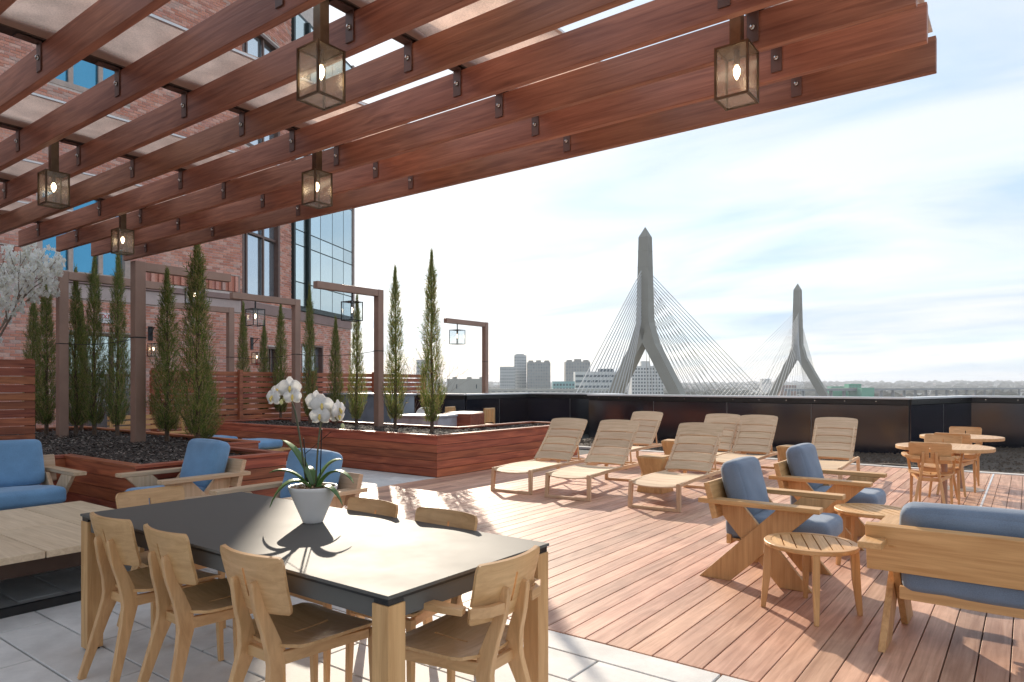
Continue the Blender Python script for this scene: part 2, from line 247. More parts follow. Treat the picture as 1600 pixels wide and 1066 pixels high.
# ------------------------------------------------------------------ mesh helpers
class MB:
    def __init__(s): s.v = []; s.f = []
    def add(s, vs, fs):
        o = len(s.v); s.v += [tuple(p) for p in vs]; s.f += [tuple(i + o for i in f) for f in fs]; return s
    def box(s, x0, x1, y0, y1, z0, z1):
        return s.add([(x0, y0, z0), (x1, y0, z0), (x1, y1, z0), (x0, y1, z0), (x0, y0, z1), (x1, y0, z1), (x1, y1, z1), (x0, y1, z1)],
                     [(3, 2, 1, 0), (4, 5, 6, 7), (0, 1, 5, 4), (1, 2, 6, 5), (2, 3, 7, 6), (3, 0, 4, 7)])
    def prism(s, poly, d0, d1, axis):
        """polygon in the plane across axis, drawn from d0 to d1 along it"""
        n = len(poly)
        def P(a, b, d): return {'x': (d, a, b), 'y': (a, d, b), 'z': (a, b, d)}[axis]
        vs = [P(a, b, d0) for a, b in poly] + [P(a, b, d1) for a, b in poly]
        fs = [tuple(range(n))[::-1], tuple(range(n, 2 * n))] + [(i, (i + 1) % n, n + (i + 1) % n, n + i) for i in range(n)]
        return s.add(vs, fs)
    def sweep(s, secs, caps=True):
        """secs: list of rings (equal length lists of points)"""
        k = len(secs[0]); vs = [p for r in secs for p in r]; fs = []
        for i in range(len(secs) - 1):
            for j in range(k): fs.append((i * k + j, i * k + (j + 1) % k, (i + 1) * k + (j + 1) % k, (i + 1) * k + j))
        if caps: fs += [tuple(range(k))[::-1], tuple(range((len(secs) - 1) * k, len(secs) * k))]
        return s.add(vs, fs)
    def rect_sweep(s, pts, wa, wb, A=None, closed=False):
        """rectangular section along pts; wa half width along A (a fixed axis), wb half width across"""
        secs = []
        n = len(pts); P = [Vector(p) for p in pts]
        for i in range(n):
            t = (P[min(i + 1, n - 1)] - P[max(i - 1, 0)]).normalized(); a = Vector(A) if A else Vector((1, 0, 0))
            a = (a - t * a.dot(t)).normalized(); b = t.cross(a)
            ha = wa[i] if isinstance(wa, (list, tuple)) else wa; hb = wb[i] if isinstance(wb, (list, tuple)) else wb
            secs.append([P[i] + a * ha + b * hb, P[i] - a * ha + b * hb, P[i] - a * ha - b * hb, P[i] + a * ha - b * hb])
        return s.sweep(secs)
    def bar(s, p, q, w, h, up=(0, 0, 1)):
        p = Vector(p); q = Vector(q); t = (q - p).normalized(); u = Vector(up)
        if abs(t.dot(u)) > .98: u = Vector((0, 1, 0))
        a = t.cross(u).normalized(); b = a.cross(t)
        return s.sweep([[c + a * w / 2 + b * h / 2, c - a * w / 2 + b * h / 2, c - a * w / 2 - b * h / 2, c + a * w / 2 - b * h / 2] for c in (p, q)])
    def tube(s, pts, rad, k=6, caps=True):
        P = [Vector(p) for p in pts]; n = len(P); secs = []; ref = Vector((.31, .17, .93))
        for i in range(n):
            t = (P[min(i + 1, n - 1)] - P[max(i - 1, 0)]).normalized()
            a = t.cross(ref if abs(t.dot(ref.normalized())) < .95 else Vector((1, 0, 0))).normalized(); b = t.cross(a)
            r = rad[i] if isinstance(rad, (list, tuple)) else rad
            secs.append([P[i] + (a * cos(2 * pi * j / k) + b * sin(2 * pi * j / k)) * r for j in range(k)])
        return s.sweep(secs, caps)
    def lathe(s, prof, k=24, cx=0, cy=0):
        secs = [[(cx + r * cos(2 * pi * j / k), cy + r * sin(2 * pi * j / k), z) for j in range(k)] for r, z in prof]
        return s.sweep(secs)
    def build(s, name, m, parent=None, bev=0, seg=2, smooth=False, kind=None, at=None, label=None):
        me = bpy.data.meshes.new(name); me.from_pydata(s.v, [], s.f)
        bm = bmesh.new(); bm.from_mesh(me); bmesh.ops.recalc_face_normals(bm, faces=bm.faces)
        if bev: bmesh.ops.bevel(bm, geom=[e for e in bm.edges if len(e.link_faces) == 2 and e.calc_face_angle(0) > .5], offset=bev, segments=seg, affect='EDGES', profile=.5, clamp_overlap=True)
        bm.to_mesh(me); bm.free()
        if smooth: me.polygons.foreach_set('use_smooth', [True] * len(me.polygons))
        me.materials.append(m)
        return link(name, me, parent, kind, at, label)
    def raw(s, name, m, parent=None, kind=None, at=None, smooth=False):
        me = bpy.data.meshes.new(name); me.from_pydata(s.v, [], s.f); me.materials.append(m)
        if smooth: me.polygons.foreach_set('use_smooth', [True] * len(me.polygons))
        return link(name, me, parent, kind, at)
def link(name, me, parent=None, kind=None, at=None, label=None):
    o = bpy.data.objects.new(name, me); COL.objects.link(o)
    if parent: o.parent = parent
    if kind: o['kind'] = kind
    if at: o.location = at
    if label: o['label'] = label
    return o
def thing(name, label, cat, loc=(0, 0, 0), rz=0, group=None):
    o = bpy.data.objects.new(name, None); COL.objects.link(o); o.empty_display_size = .2
    o.location = loc; o.rotation_euler = (0, 0, R(rz)); o['label'] = label; o['category'] = cat
    if group: o['group'] = group
    return o
def tag(o, label, cat, group=None):
    o['label'] = label; o['category'] = cat
    if group: o['group'] = group
    return o
def struct(name, loc=(0, 0, 0)):
    o = bpy.data.objects.new(name, None); COL.objects.link(o); o['kind'] = 'structure'; o.location = loc; return o
def dup(root, loc, rz=None, label=None, scale=None):
    r = root.copy(); COL.objects.link(r); r.location = loc
    if rz is not None: r.rotation_euler = (0, 0, R(rz))
    if label: r['label'] = label
    if scale: r.scale = scale
    def rec(src, dst):
        for ch in list(src.children):
            c = ch.copy(); COL.objects.link(c); c.parent = dst; rec(ch, c)
    rec(root, r)
    return r
def surf_panel(us, vs, fn, thick, hole=None):
    """closed curved panel: fn(u,v)->(point, normal); hole(i,j) True removes a cell"""
    mb = MB(); nu, nv = len(us), len(vs); top = []; bot = []
    for j in range(nv):
        for i in range(nu):
            p, n = fn(us[i], vs[j]); p = Vector(p); n = Vector(n).normalized(); top.append(p + n * thick / 2); bot.append(p - n * thick / 2)
    cells = {(i, j) for i in range(nu - 1) for j in range(nv - 1) if not (hole and hole(i, j))}
    fs = []; T = len(top)
    idx = lambda i, j: j * nu + i
    for (i, j) in cells:
        a, b, c, d = idx(i, j), idx(i + 1, j), idx(i + 1, j + 1), idx(i, j + 1)
        fs.append((a, b, c, d)); fs.append((T + d, T + c, T + b, T + a))
        for (ni, nj, p, q) in ((i, j - 1, a, b), (i + 1, j, b, c), (i, j + 1, c, d), (i - 1, j, d, a)):
            if (ni, nj) not in cells: fs.append((q, p, T + p, T + q))
    mb.add(top + bot, fs); return mb
def cushion(sx, sy, sz, r, bulge=.02, n=17):
    """soft rounded cushion centred on the origin"""
    mb = MB(); r = min(r, sz / 2 * .98); h = Vector((sx / 2, sy / 2, sz / 2))
    def q(t): return sin(t * pi / 2) if True else t
    g = [q(-1 + 2 * i / (n - 1)) for i in range(n)]
    def place(p):
        p = Vector((p[0] * h.x, p[1] * h.y, p[2] * h.z)); inner = Vector([max(-(h[k] - r), min(h[k] - r, p[k])) for k in range(3)])
        d = p - inner
        w = inner + (d.normalized() * r if d.length > 1e-9 else d)
        fx, fy, fz = p.x / h.x, p.y / h.y, p.z / h.z
        w.z += bulge * (1 - fx * fx) * (1 - fy * fy) * fz
        w.x += bulge * .6 * (1 - fy * fy) * (1 - fz * fz) * fx; w.y += bulge * .6 * (1 - fx * fx) * (1 - fz * fz) * fy
        w += Vector((.004, .004, .011)) * noise.noise(w * 6 + Vector((sx * 9, sy * 7, 0)))
        return w
    key = {}; vs = []; fs = []
    def vid(p):
        k = tuple(round(c, 5) for c in p)
        if k not in key: key[k] = len(vs); vs.append(place(p))
        return key[k]
    for ax in range(3):
        for sgn in (-1, 1):
            for i in range(n - 1):
                for j in range(n - 1):
                    qd = []
                    for (a, b) in ((i, j), (i + 1, j), (i + 1, j + 1), (i, j + 1)):
                        p = [0, 0, 0]; p[ax] = sgn; p[(ax + 1) % 3] = g[a]; p[(ax + 2) % 3] = g[b]; qd.append(vid(p))
                    fs.append(tuple(qd))
    mb.add(vs, fs); return mb
def piping(sx, sy, z, r=.006, rc=.05, k=5):
    pts = []
    for cx, cy, a0 in ((sx / 2 - rc, sy / 2 - rc, 0), (-sx / 2 + rc, sy / 2 - rc, 90), (-sx / 2 + rc, -sy / 2 + rc, 180), (sx / 2 - rc, -sy / 2 + rc, 270)):
        for t in (0, 30, 60, 90): pts.append((cx + rc * cos(R(a0 + t)), cy + rc * sin(R(a0 + t)), z))
    pts.append(pts[0]); return MB().tube(pts, r, k, caps=False)
# ------------------------------------------------------------------ terrace floor
def terrace():
    t = struct('roof_terrace')
    poly = [(-22, -7), (7, -7), (7, 19.45), (-1.15, 19.45), (-1.98, 16.2), (-9.35, 16.2), (-9.35, 17.75), (-12.75, 17.75), (-12.75, 14.75), (-16.2, 14.75), (-16.2, 19.0), (-22, 19.0)]
    MB().prism(poly, -.9, -.05, 'z').build('slab', M['joint'], t)
    MB().box(-21, 6.4, -6.5, 14, -27.8, -.9).build('roof_wall', M['conc2'], t)
terrace()
def deck():
    t = struct('timber_deck'); pitch = .1412; w = .1352; x0 = -7.42; y0, y1 = 3.432, 13.70
    MB().box(-7.42, 7, y0, y1, -.049, -.027).build('underlay', M['underdeck'], t)
    cache = {}
    def board(x, a, b):
        L = round(b - a, 1)
        if L not in cache:
            m = MB().box(-w / 2, w / 2, -L / 2, L / 2, -.025, 0).build('deck_board', M['deck'], t, bev=.0025, seg=1); cache[L] = m.data; o = m
        else: o = link('deck_board', cache[L], t)
        o.location = (x, (a + b) / 2, random.uniform(-.0006, .0006)); o.rotation_euler = (0, 0, random.uniform(-.0003, .0003))
    n = 58; rnd = random.Random(3)
    for i in range(n):
        x = x0 + pitch * (i + .5); j1 = rnd.choice([6.2, 6.8, 7.4, 8.0]); j2 = j1 + rnd.choice([2.4, 3.0, 3.6])
        for a, b in ((y0, j1), (j1 + .003, j2), (j2 + .003, y1)):
            b = a + round(b - a, 1) if b != y1 else b
            L = round(b - a, 1); board(x, (a + b - L) / 2, (a + b + L) / 2)
    mb = MB()
    for i in range(n, n + 42):
        x = x0 + pitch * (i + .5); mb.box(x - w / 2, x + w / 2, y0, y1, -.025, 0)
    mb.raw('outer_boards', M['deck'], t, kind='stuff')
    MB().box(-.475, -.452, 9.3, 13.68, 0.0005, .004).build('pale_strip', M['cap'], t)  # thin pale strip lying along the boards
deck()
def paving():
    t = struct('stone_paving'); rnd = random.Random(5); cache = {}
    def slab(x0, x1, y0, y1):
        g = .006; k = (round(x1 - x0, 2), round(y1 - y0, 2))
        if k not in cache:
            o = MB().box(-k[0] / 2 + g, k[0] / 2 - g, -k[1] / 2 + g, k[1] / 2 - g, -.045, 0).build('paving_slab', M['paver'], t, bev=.003, seg=1); cache[k] = o.data
        else: o = link('paving_slab', cache[k], t)
        o.location = ((x0 + x1) / 2, (y0 + y1) / 2, rnd.uniform(-.001, .001)); o.rotation_euler = (rnd.uniform(-.0008, .0008), rnd.uniform(-.0004, .0004), 0)
    x = -1.245 - 1.2 * 5
    while x < 4: slab(x, x + 1.2, 3.197, 3.425); x += 1.2
    for k in range(14):
        yb = 3.197 - .2985 * (k + 1); x = -1.83 - 1.21 * 6 - (.605 if k % 2 else 0)
        while x < 2.2: slab(x, x + 1.21, yb, yb + .2985); x += 1.21
    for k in range(15):
        ya = 3.43 + .2985 * k; x = -7.43; first = True
        while x > -13.6:
            L = .605 if (first and k % 2) else 1.21; first = False
            slab(x - L, x, ya, ya + .2985); x -= L
paving()
def kerb_and_beds():
    k = struct('pale_kerb')
    x = -9.3
    while x < 6.5: MB().box(x + .003, x + 1.197, 13.72, 13.88, -.04, .012).build('kerb_stone', M['kerb'], k, bev=.004, seg=1); x += 1.2
    mb = MB(); nx, ny = 90, 30
    for j in range(ny + 1):
        for i in range(nx + 1):
            px = -9.34 + i * 16.2 / nx; py = 13.885 + j * 5.5 / ny
            if px < -1.9: py = min(py, 16.15)
            mb.v.append((px, py, .012 + .035 * noise.noise((px * 1.3, py * 1.3, 0)) + .02 * noise.noise((px * 6, py * 6, 3))))
    for j in range(ny):
        for i in range(nx): a = j * (nx + 1) + i; mb.f.append((a, a + 1, a + nx + 2, a + nx + 1))
    mb.raw('planting_bed', M['drysoil'], None, kind='structure', smooth=True)
    rnd = random.Random(9); mb = MB()
    for i in range(5200):
        px = rnd.uniform(-9.3, 3.5); py = 13.95 + 2.1 * rnd.random() if px < -1.9 else 13.95 + 5.3 * rnd.random()
        s = rnd.uniform(.012, .035); z = .03 + .035 * noise.noise((px * 1.3, py * 1.3, 0))
        a = rnd.uniform(0, 6.3); mb.add([(px + s * cos(a), py + s * sin(a), z), (px + s * cos(a + 2.1), py + s * sin(a + 2.1), z), (px + s * cos(a + 4.2), py + s * sin(a + 4.2), z), (px, py, z + s * .9)], [(0, 1, 3), (1, 2, 3), (2, 0, 3)])
    mb.raw('bed_crumbs', M['drysoil'], None, kind='stuff')
kerb_and_beds()

# ------------------------------------------------------------------ parapet
def parapet():
    t = thing('parapet_wall', 'black panelled parapet wall with bright metal cap round the roof edge', 'wall')
    pts = [(-16.0, 14.6), (-12.6, 14.6), (-12.6, 17.6), (-9.45, 17.6), (-9.45, 16.05), (-1.95, 16.05), (-1.1, 19.3), (6.8, 19.3)]
    for i in range(len(pts) - 1):
        p, q = Vector(pts[i] + (0,)), Vector(pts[i + 1] + (0,)); L = (q - p).length; u = (q - p) / L; nrm = Vector((u.y, -u.x, 0))   # towards the terrace
        def pr(a, b, d0, d1, z0, z1, mm, name, bev=0.0):
            c = [p + u * a + nrm * d0, p + u * b + nrm * d0, p + u * b + nrm * d1, p + u * a + nrm * d1]
            return MB().prism([(v.x, v.y) for v in c], z0, z1, 'z').build(name, mm, t, bev=bev, seg=1)
        pr(0, L, -.18, 0, -.05, 1.148, M['joint'], 'core')
        n = max(1, round(L / 1.95))
        for k in range(n):
            pr(L * k / n + .006, L * (k + 1) / n - .006, .002, .03, .02, 1.03, M['panel'], 'panel', .002)
            if k: pr(L * k / n - .005, L * k / n + .005, .001, .0335, .02, 1.03, M['seam'], 'seam_strip')
        pr(.02, L - .02, .002, .036, 1.042, 1.145, M['rail'], 'top_rail', .003)
        pr(-.02, L + .02, -.21, .075, 1.15 + .0006 * i, 1.195 + .0006 * i, M['cap'], 'cap', .006)
        for k in range(int(L / .6)):
            b = p + u * (.3 + .6 * k) + nrm * .04; MB().lathe([(.011, -.004), (.011, .004)], 8).build('screw', M['bolt'], t, at=None).matrix_local = Matrix.Translation((b.x, b.y, 1.105)) @ nrm.to_track_quat('Z', 'Y').to_matrix().to_4x4()
parapet()

# ------------------------------------------------------------------ planters
def offset_poly(poly, d):
    """axis-aligned CCW polygon moved inwards by d"""
    n = len(poly); out = []
    def line(i):
        (x0, y0), (x1, y1) = poly[i], poly[(i + 1) % n]; u = Vector((x1 - x0, y1 - y0)).normalized(); nn = Vector((-u.y, u.x)); return Vector((x0, y0)) + nn * d, u
    for i in range(n):
        p, u = line((i - 1) % n); q, w = line(i); den = u.x * w.y - u.y * w.x
        s = ((q.x - p.x) * w.y - (q.y - p.y) * w.x) / den; r = p + u * s; out.append((r.x, r.y))
    return out
def planter(poly, h, rows, label, seed, soil_z, chips, near):
    t = thing('timber_planter', label, 'planter'); n = len(poly)
    inner = offset_poly(poly, .03); ro = offset_poly(poly, -.018); ri = offset_poly(poly, .10)
    bh = (h - .13) / rows
    for i in range(n):
        j = (i + 1) % n; alongx = abs(poly[j][0] - poly[i][0]) > abs(poly[j][1] - poly[i][1])
        mm = M['ipe_x'] if alongx else M['ipe_y']
        for k in range(rows):
            z0 = .13 + bh * k
            MB().prism([poly[i], poly[j], inner[j], inner[i]], z0 + .003, z0 + bh - .003, 'z').build('board', mm, t, bev=.002, seg=1)
        MB().prism([offset_poly(poly, .012)[i], offset_poly(poly, .012)[j], inner[j], inner[i]], .0, .125, 'z').build('skirting', mm, t)
        MB().prism([ro[i], ro[j], ri[j], ri[i]], h + .001, h + .032, 'z').build('rim', mm, t, bev=.003, seg=1)
    core = offset_poly(poly, .031)
    MB().prism(core, .01, soil_z, 'z').build('soil', M['soil'], t)
    rnd = random.Random(seed); mb = MB(); xs = [p[0] for p in core]; ys = [p[1] for p in core]
    def inside(x, y):
        c = False
        for i in range(n):
            (x0, y0), (x1, y1) = core[i], core[(i + 1) % n]
            if (y0 > y) != (y1 > y) and x < (x1 - x0) * (y - y0) / (y1 - y0) + x0: c = not c
        return c
    cnt = 0
    while cnt < chips:
        x = rnd.uniform(min(xs), max(xs)); y = rnd.uniform(min(ys), max(ys))
        if not inside(x, y): continue
        if near and rnd.random() > near(x, y): continue
        s = rnd.uniform(.008, .024); w = s * rnd.uniform(.25, .5); a = rnd.uniform(0, 6.3); tl = rnd.uniform(-.5, .5); z = soil_z + .02 + rnd.random() * .02 + .035 * noise.noise((x * 2, y * 2, 1))
        ux, uy, uz = cos(a) * s, sin(a) * s, tl * s; vx, vy = -sin(a) * w, cos(a) * w; vz = rnd.uniform(-.5, .5) * w
        mb.add([(x - ux - vx, y - uy - vy, z - uz - vz), (x + ux - vx, y + uy - vy, z + uz - vz), (x + ux + vx, y + uy + vy, z + uz + vz), (x - ux + vx, y - uy + vy, z - uz + vz)], [(0, 1, 2, 3)]); cnt += 1
    mb.raw('mulch', M['mulch'], t, kind='stuff')
P1 = [(-14.6, -.6), (-8.75, -.6), (-8.75, 3.2), (-7.05, 3.2), (-7.05, 4.92), (-8.75, 4.92), (-8.75, 5.65), (-14.6, 5.65)]
P2 = [(-14.2, 7.93), (-7.43, 7.93), (-7.43, 12.15), (-8.62, 12.15), (-8.62, 9.75), (-14.2, 9.75)]
planter(P1, .63, 4, 'near red timber planter box behind the sofa, stepped, filled with dark mulch', 21, .585, 20000, lambda x, y: 1 if (y > 2.2 and x > -13.6) else .15)
planter(P2, .63, 4, 'long red timber planter box behind the loungers, turning a corner', 22, .585, 13000, None)
P3 = [(-18.2, 9.76), (-14.4, 9.76), (-14.4, 11.4), (-18.2, 11.4)]
planter(P3, .60, 4, 'far timber planter box against the brick building', 23, .56, 1500, None)

# ------------------------------------------------------------------ slatted screens
def screen(p, q, z0, z1, pitch, label, posts, thick=.022, sl=.1):
    p = Vector(p + (0,)); q = Vector(q + (0,)); L = (q - p).length; u = (q - p) / L; ang = math.atan2(u.y, u.x)
    t = thing('slatted_screen', label, 'screen', (p.x, p.y, 0)); t.rotation_euler = (0, 0, ang)
    n = int((z1 - z0) / pitch)
    for k in range(n):
        z = z0 + pitch * k; MB().box(0, L, 0, thick, z, z + sl).build('slat', M['ipe_x'], t, bev=.002, seg=1)
    for k in range(posts + 1):
        x = L * k / posts; x = min(max(x, .06), L - .06)
        MB().box(x - .045, x + .045, thick + .002, thick + .09, 0.0, z1 + .01).build('post', M['ipe_x'], t)
screen((-12.0, .6), (-12.0, 3.98), .60, 1.84, .124, 'dense red slatted timber screen standing in the near planter below the white blossom', 2, sl=.112)
screen((-15.25, 15.65), (-15.25, 7.2), .08, 1.80, .132, 'long red slatted timber screen with open gaps beyond the far planter', 4, sl=.1)

# ------------------------------------------------------------------ brick building
FX = -18.5; CY = 11.34; D2 = Vector((-.412, .911, 0)).normalized()
def facade(t, O, U, nrm, L, zmax, opens, seed, singles=None):
    """courses of real bricks laid round the openings (u0,u1,z0,z1); returns nothing"""
    O = Vector(O); rnd = random.Random(seed); mb = MB(); bw, bh, g, d = .203, .0625, .0125, .012; course = bh + g; cnt = 0
    if singles:
        sm = MB(); sm.box(0, bw, 0, d, 0, bh)
    smesh = None; n = 0
    z = 0.0; row = 0
    while z < zmax:
        iv = [(0.0, L)]
        for (a, b, c, e) in opens:
            if c < z + bh and e > z:
                new = []
                for (s0, s1) in iv:
                    if b <= s0 or a >= s1: new.append((s0, s1)); continue
                    if a > s0: new.append((s0, a))
                    if b < s1: new.append((b, s1))
                iv = new
        off = (bw + g) / 2 * (row % 2)
        for (s0, s1) in iv:
            k = math.floor((s0 - off) / (bw + g)); x = off + k * (bw + g)
            while x < s1:
                a, b = max(x, s0), min(x + bw, s1)
                if b - a > .02:
                    dd = d + rnd.uniform(-.003, .003)
                    if singles and n < 300 and abs(b - a - bw) < 1e-6 and singles(a, z):
                        if smesh is None: o = MB().box(0, bw, 0, d, 0, bh).build('brick', M['brick'], t); smesh = o.data
                        else: o = link('brick', smesh, t)
                        w = O + U * a; o.location = (w.x, w.y, z); o.rotation_euler = (0, 0, math.atan2(U.y, U.x)); o.scale = (1, dd / d * (1 if U.cross(Vector((0, 0, 1))).dot(nrm) < 0 else -1), 1); n += 1
                    else:
                        v = [O + U * a, O + U * b, O + U * b + nrm * dd, O + U * a + nrm * dd]
                        lo = [(p.x, p.y, z) for p in v]; hi = [(p.x, p.y, z + bh) for p in v]
                        mb.add(lo + hi, [(3, 2, 6, 7), (0, 3, 7, 4), (2, 1, 5, 6), (7, 6, 5, 4), (0, 1, 2, 3)])
                x += bw + g
        z += course; row += 1
    mb.raw('brickwork', M['brick'], t, kind='stuff')
    zs = sorted({0.0, zmax} | {min(max(v, 0), zmax) for o in opens for v in o[2:]}); sk = MB()
    for z0, z1 in zip(zs, zs[1:]):
        iv = [(0.0, L)]
        for (a, b, c, e) in opens:
            if c <= z0 + 1e-6 and e >= z1 - 1e-6:
                new = []
                for (s0, s1) in iv:
                    if b <= s0 or a >= s1: new.append((s0, s1)); continue
                    if a > s0: new.append((s0, a))
                    if b < s1: new.append((b, s1))
                iv = new
        for (s0, s1) in iv:
            v = [O + U * s0 - nrm * .395, O + U * s1 - nrm * .395, O + U * s1, O + U * s0]; sk.prism([(p.x, p.y) for p in v], z0, z1, 'z')
    sk.raw('mortar_face', M['mortar'], t)
def on_wall(t, O, U, nrm, a, b, z0, z1, d0, d1, m, name, parent=None, bev=0):
    O = Vector(O); c = [O + U * a + nrm * d0, O + U * b + nrm * d0, O + U * b + nrm * d1, O + U * a + nrm * d1]
    return MB().prism([(v.x, v.y) for v in c], z0, z1, 'z').build(name, m, parent or t, bev=bev, seg=1)
def window(t, O, U, nrm, a, b, z0, z1, vs, hs, fm, gm, fw=.06, dep=-.12):
    f = on_wall(t, O, U, nrm, a, b, z0, z0 + fw, dep - .05, .015, fm, 'window_frame')
    mb = MB()
    def fr(u0, u1, w0, w1, d0=-.05, d1=.015):
        O_ = Vector(O); c = [O_ + U * u0 + nrm * (dep + d0), O_ + U * u1 + nrm * (dep + d0), O_ + U * u1 + nrm * d1, O_ + U * u0 + nrm * d1]
        return MB().prism([(v.x, v.y) for v in c], w0, w1, 'z').build('frame_bar', fm, f)
    fr(a, b, z1 - fw, z1); fr(a, a + fw, z0 + fw, z1 - fw); fr(b - fw, b, z0 + fw, z1 - fw)
    for v in vs: fr(a + (b - a) * v - fw * .4, a + (b - a) * v + fw * .4, z0 + fw, z1 - fw, 0, dep + .06)
    for h in hs: fr(a + fw, b - fw, z0 + (z1 - z0) * h - fw * .35, z0 + (z1 - z0) * h + fw * .35, .002, dep + .058)
    cu = [a + fw] + [a + (b - a) * v for v in vs] + [b - fw]; cz = [z0 + fw] + [z0 + (z1 - z0) * h for h in hs] + [z1 - fw]
    for i in range(len(cu) - 1):
        for j in range(len(cz) - 1):
            on_wall(t, O, U, nrm, cu[i] + .002, cu[i + 1] - .002, cz[j] + .002, cz[j + 1] - .002, dep - .045, dep - .03, gm, 'pane', f)
    return f
def building():
    t = thing('brick_building', 'red brick building with stone bands, brown windows and a glazed bay', 'building')
    y0 = -6; O1 = (FX, y0, 0); U1 = Vector((0, 1, 0)); N1 = Vector((1, 0, 0)); L1 = CY - y0
    O2 = (FX, CY, 0); N2 = Vector((D2.y, -D2.x, 0)); L2 = 7.25
    e = Vector(O2) + D2 * L2
    body = [(FX - .40, y0), (FX - .40, CY - .04), (e.x - .40 * N2.x, e.y - .40 * N2.y), (e.x - 16, e.y), (e.x - 16, y0)]
    MB().prism(body, -27.8, 15.2, 'z').build('wall', M['mortar'], t)
    W1 = [(12.15, 14.25, 4.07, 6.6), (12.15, 14.25, 8.6, 11.2), (8.2, 10.6, 4.07, 6.6), (8.2, 10.6, 8.6, 11.2)]
    doors = [(12.6, 14.5, 0, 2.74), (9.2, 11.2, 0, 2.74)]
    bands1 = [(0, L1, 3.55, 4.07), (14.45, L1, 4.14, 4.62), (10.8, 12.0, 4.14, 4.62)]
    facade(t, O1, U1, N1, L1, 13.6, W1 + doors + bands1, 31, singles=lambda a, z: 14.3 < a < 17.0 and 1.3 < z < 3.5)
    W2 = [(.08, 2.12, 4.07, 7.6), (.08, 2.12, 8.6, 12.3), (1.4, 2.0, 1.05, 2.65), (3.45, 5.0, 1.0, 2.85)]
    bands2 = [(0, L2, 3.62, 3.95), (2.82, L2, 3.62, 14)]
    facade(t, O2, D2, N2, L2, 13.6, W2 + bands2, 32)
    on_wall(t, O1, U1, N1, 0, L1, 3.55, 3.905, -.1, .05, M['stone'], 'stone_band', bev=.008)
    on_wall(t, O1, U1, N1, 0, L1, 3.91, 4.066, -.1, .10, M['brownstone'], 'sill_band', bev=.01)
    on_wall(t, O2, D2, N2, .03, L2, 3.62, 3.945, -.1, .06, M['brownstone'], 'stone_band', bev=.008)
    for (a, b) in ((14.47, L1 - .03), (10.82, 11.98)):
        x = a; k = 0
        while x < b - .05:
            on_wall(t, O1, U1, N1, x, min(x + .085, b), 4.16, 4.60, -.1, .045 if k % 2 else -.01, M['brick'], 'soldier_brick'); x += .1; k += 1
    for (a, b, c, d) in W1: window(t, O1, U1, N1, a, b, c, d, (.36, .68), (), M['frame_pale'], M['skytint_window'], fw=.13)
    for (a, b, c, d) in doors: window(t, O1, U1, N1, a, b, c, d, (.33, .66), (.62,), M['frame_brown'], M['curtain'], fw=.07)
    for (a, b, c, d) in W2[:2]: window(t, O2, D2, N2, a, b, c, d, (.17, .60), (.56,), M['frame_brown'], M['window'], fw=.10)
    for (a, b, c, d) in W2[2:]: window(t, O2, D2, N2, a, b, c, d, (.5,), (.3,), M['frame_brown'], M['window'], fw=.07)
    # glazed bay, standing proud of the brick
    bay = on_wall(t, O2, D2, N2, 2.84, L2, 3.96, 14, -.1, .10, M['mullion'], 'glazed_bay')
    us = [2.9, 3.55, 3.75, 4.6, 5.5, 6.4, 7.2]; zs = [4.1, 4.9, 6.15, 6.65, 8.3, 9.9, 10.4, 12.0, 13.9]
    for i in range(len(us) - 1):
        for j in range(len(zs) - 1):
            if i == 1: continue
            on_wall(t, O2, D2, N2, us[i] + .02, us[i + 1] - .02, zs[j] + .02, zs[j + 1] - .02, .102, .112, M['curtain'], 'pane', bay)
    on_wall(t, O2, D2, N2, 3.62, 3.73, 4.1, 13.9, .102, .22, M['mullion'], 'fin', bay)
    on_wall(t, O2, D2, N2, L2 - .06, L2 + .03, 3.98, 14.05, -.4, .16, M['frame_pale'], 'edge_trim', bay)
    # wall pieces of their own
    s = thing('exit_sign', 'white sign with red letters on brick above a glazed door', 'sign', (FX + .03, 7.66, 3.12))
    MB().box(-.012, .02, -.165, .165, -.13, .13).build('plate', M['sign'], s, bev=.004)
    cu = bpy.data.curves.new('lettering', 'FONT'); cu.body = 'EXIT'; cu.size = .15; cu.align_x = 'CENTER'; cu.align_y = 'CENTER'; cu.extrude = .002; cu.materials.append(M['red'])
    tmp = bpy.data.objects.new('tmp', cu); me = bpy.data.meshes.new_from_object(tmp); bpy.data.objects.remove(tmp); o = link('lettering', me, s); o.location = (.024, 0, .03); o.rotation_euler = (R(90), 0, R(90))
    def sconce(loc, rz, label):
        s = thing('wall_lantern', label, 'wall lantern', loc, rz, 'wall lanterns on the brick')      # x out of the wall
        MB().box(0, .02, -.06, .06, -.05, .32).build('wall_plate', M['black_metal'], s)
        MB().bar((.02, 0, .28), (.26, 0, .28), .02, .02).bar((.02, 0, .08), (.2, 0, .27), .015, .015).build('bracket', M['black_metal'], s)
        lantern_body(s, .20, .34, (.17, 0, -.13), M['black_metal'], 'seed_glass', True)
    sconce((FX + .018, 8.75, 2.66), 0, 'black bracketed wall lantern on the brick beside the thick pergola post')
    c = Vector(O2) + D2 * .55; ang = math.degrees(math.atan2(N2.y, N2.x))
    sconce((c.x + N2.x * .02, c.y + N2.y * .02, 2.55), ang, 'black bracketed wall lantern above the small red box')
    a = thing('alarm_box', 'small red box on the brick below a wall lantern', 'alarm', (c.x + D2.x * .3 + N2.x * .02, c.y + D2.y * .3 + N2.y * .02, 2.13), ang)
    MB().box(0, .07, -.09, .09, -.08, .08).build('housing', M['red'], a, bev=.008); MB().lathe([(.045, 0), (.04, .02)], 12).build('bell', M['red'], a, at=(.07, 0, 0)).rotation_euler = (0, R(90), 0)

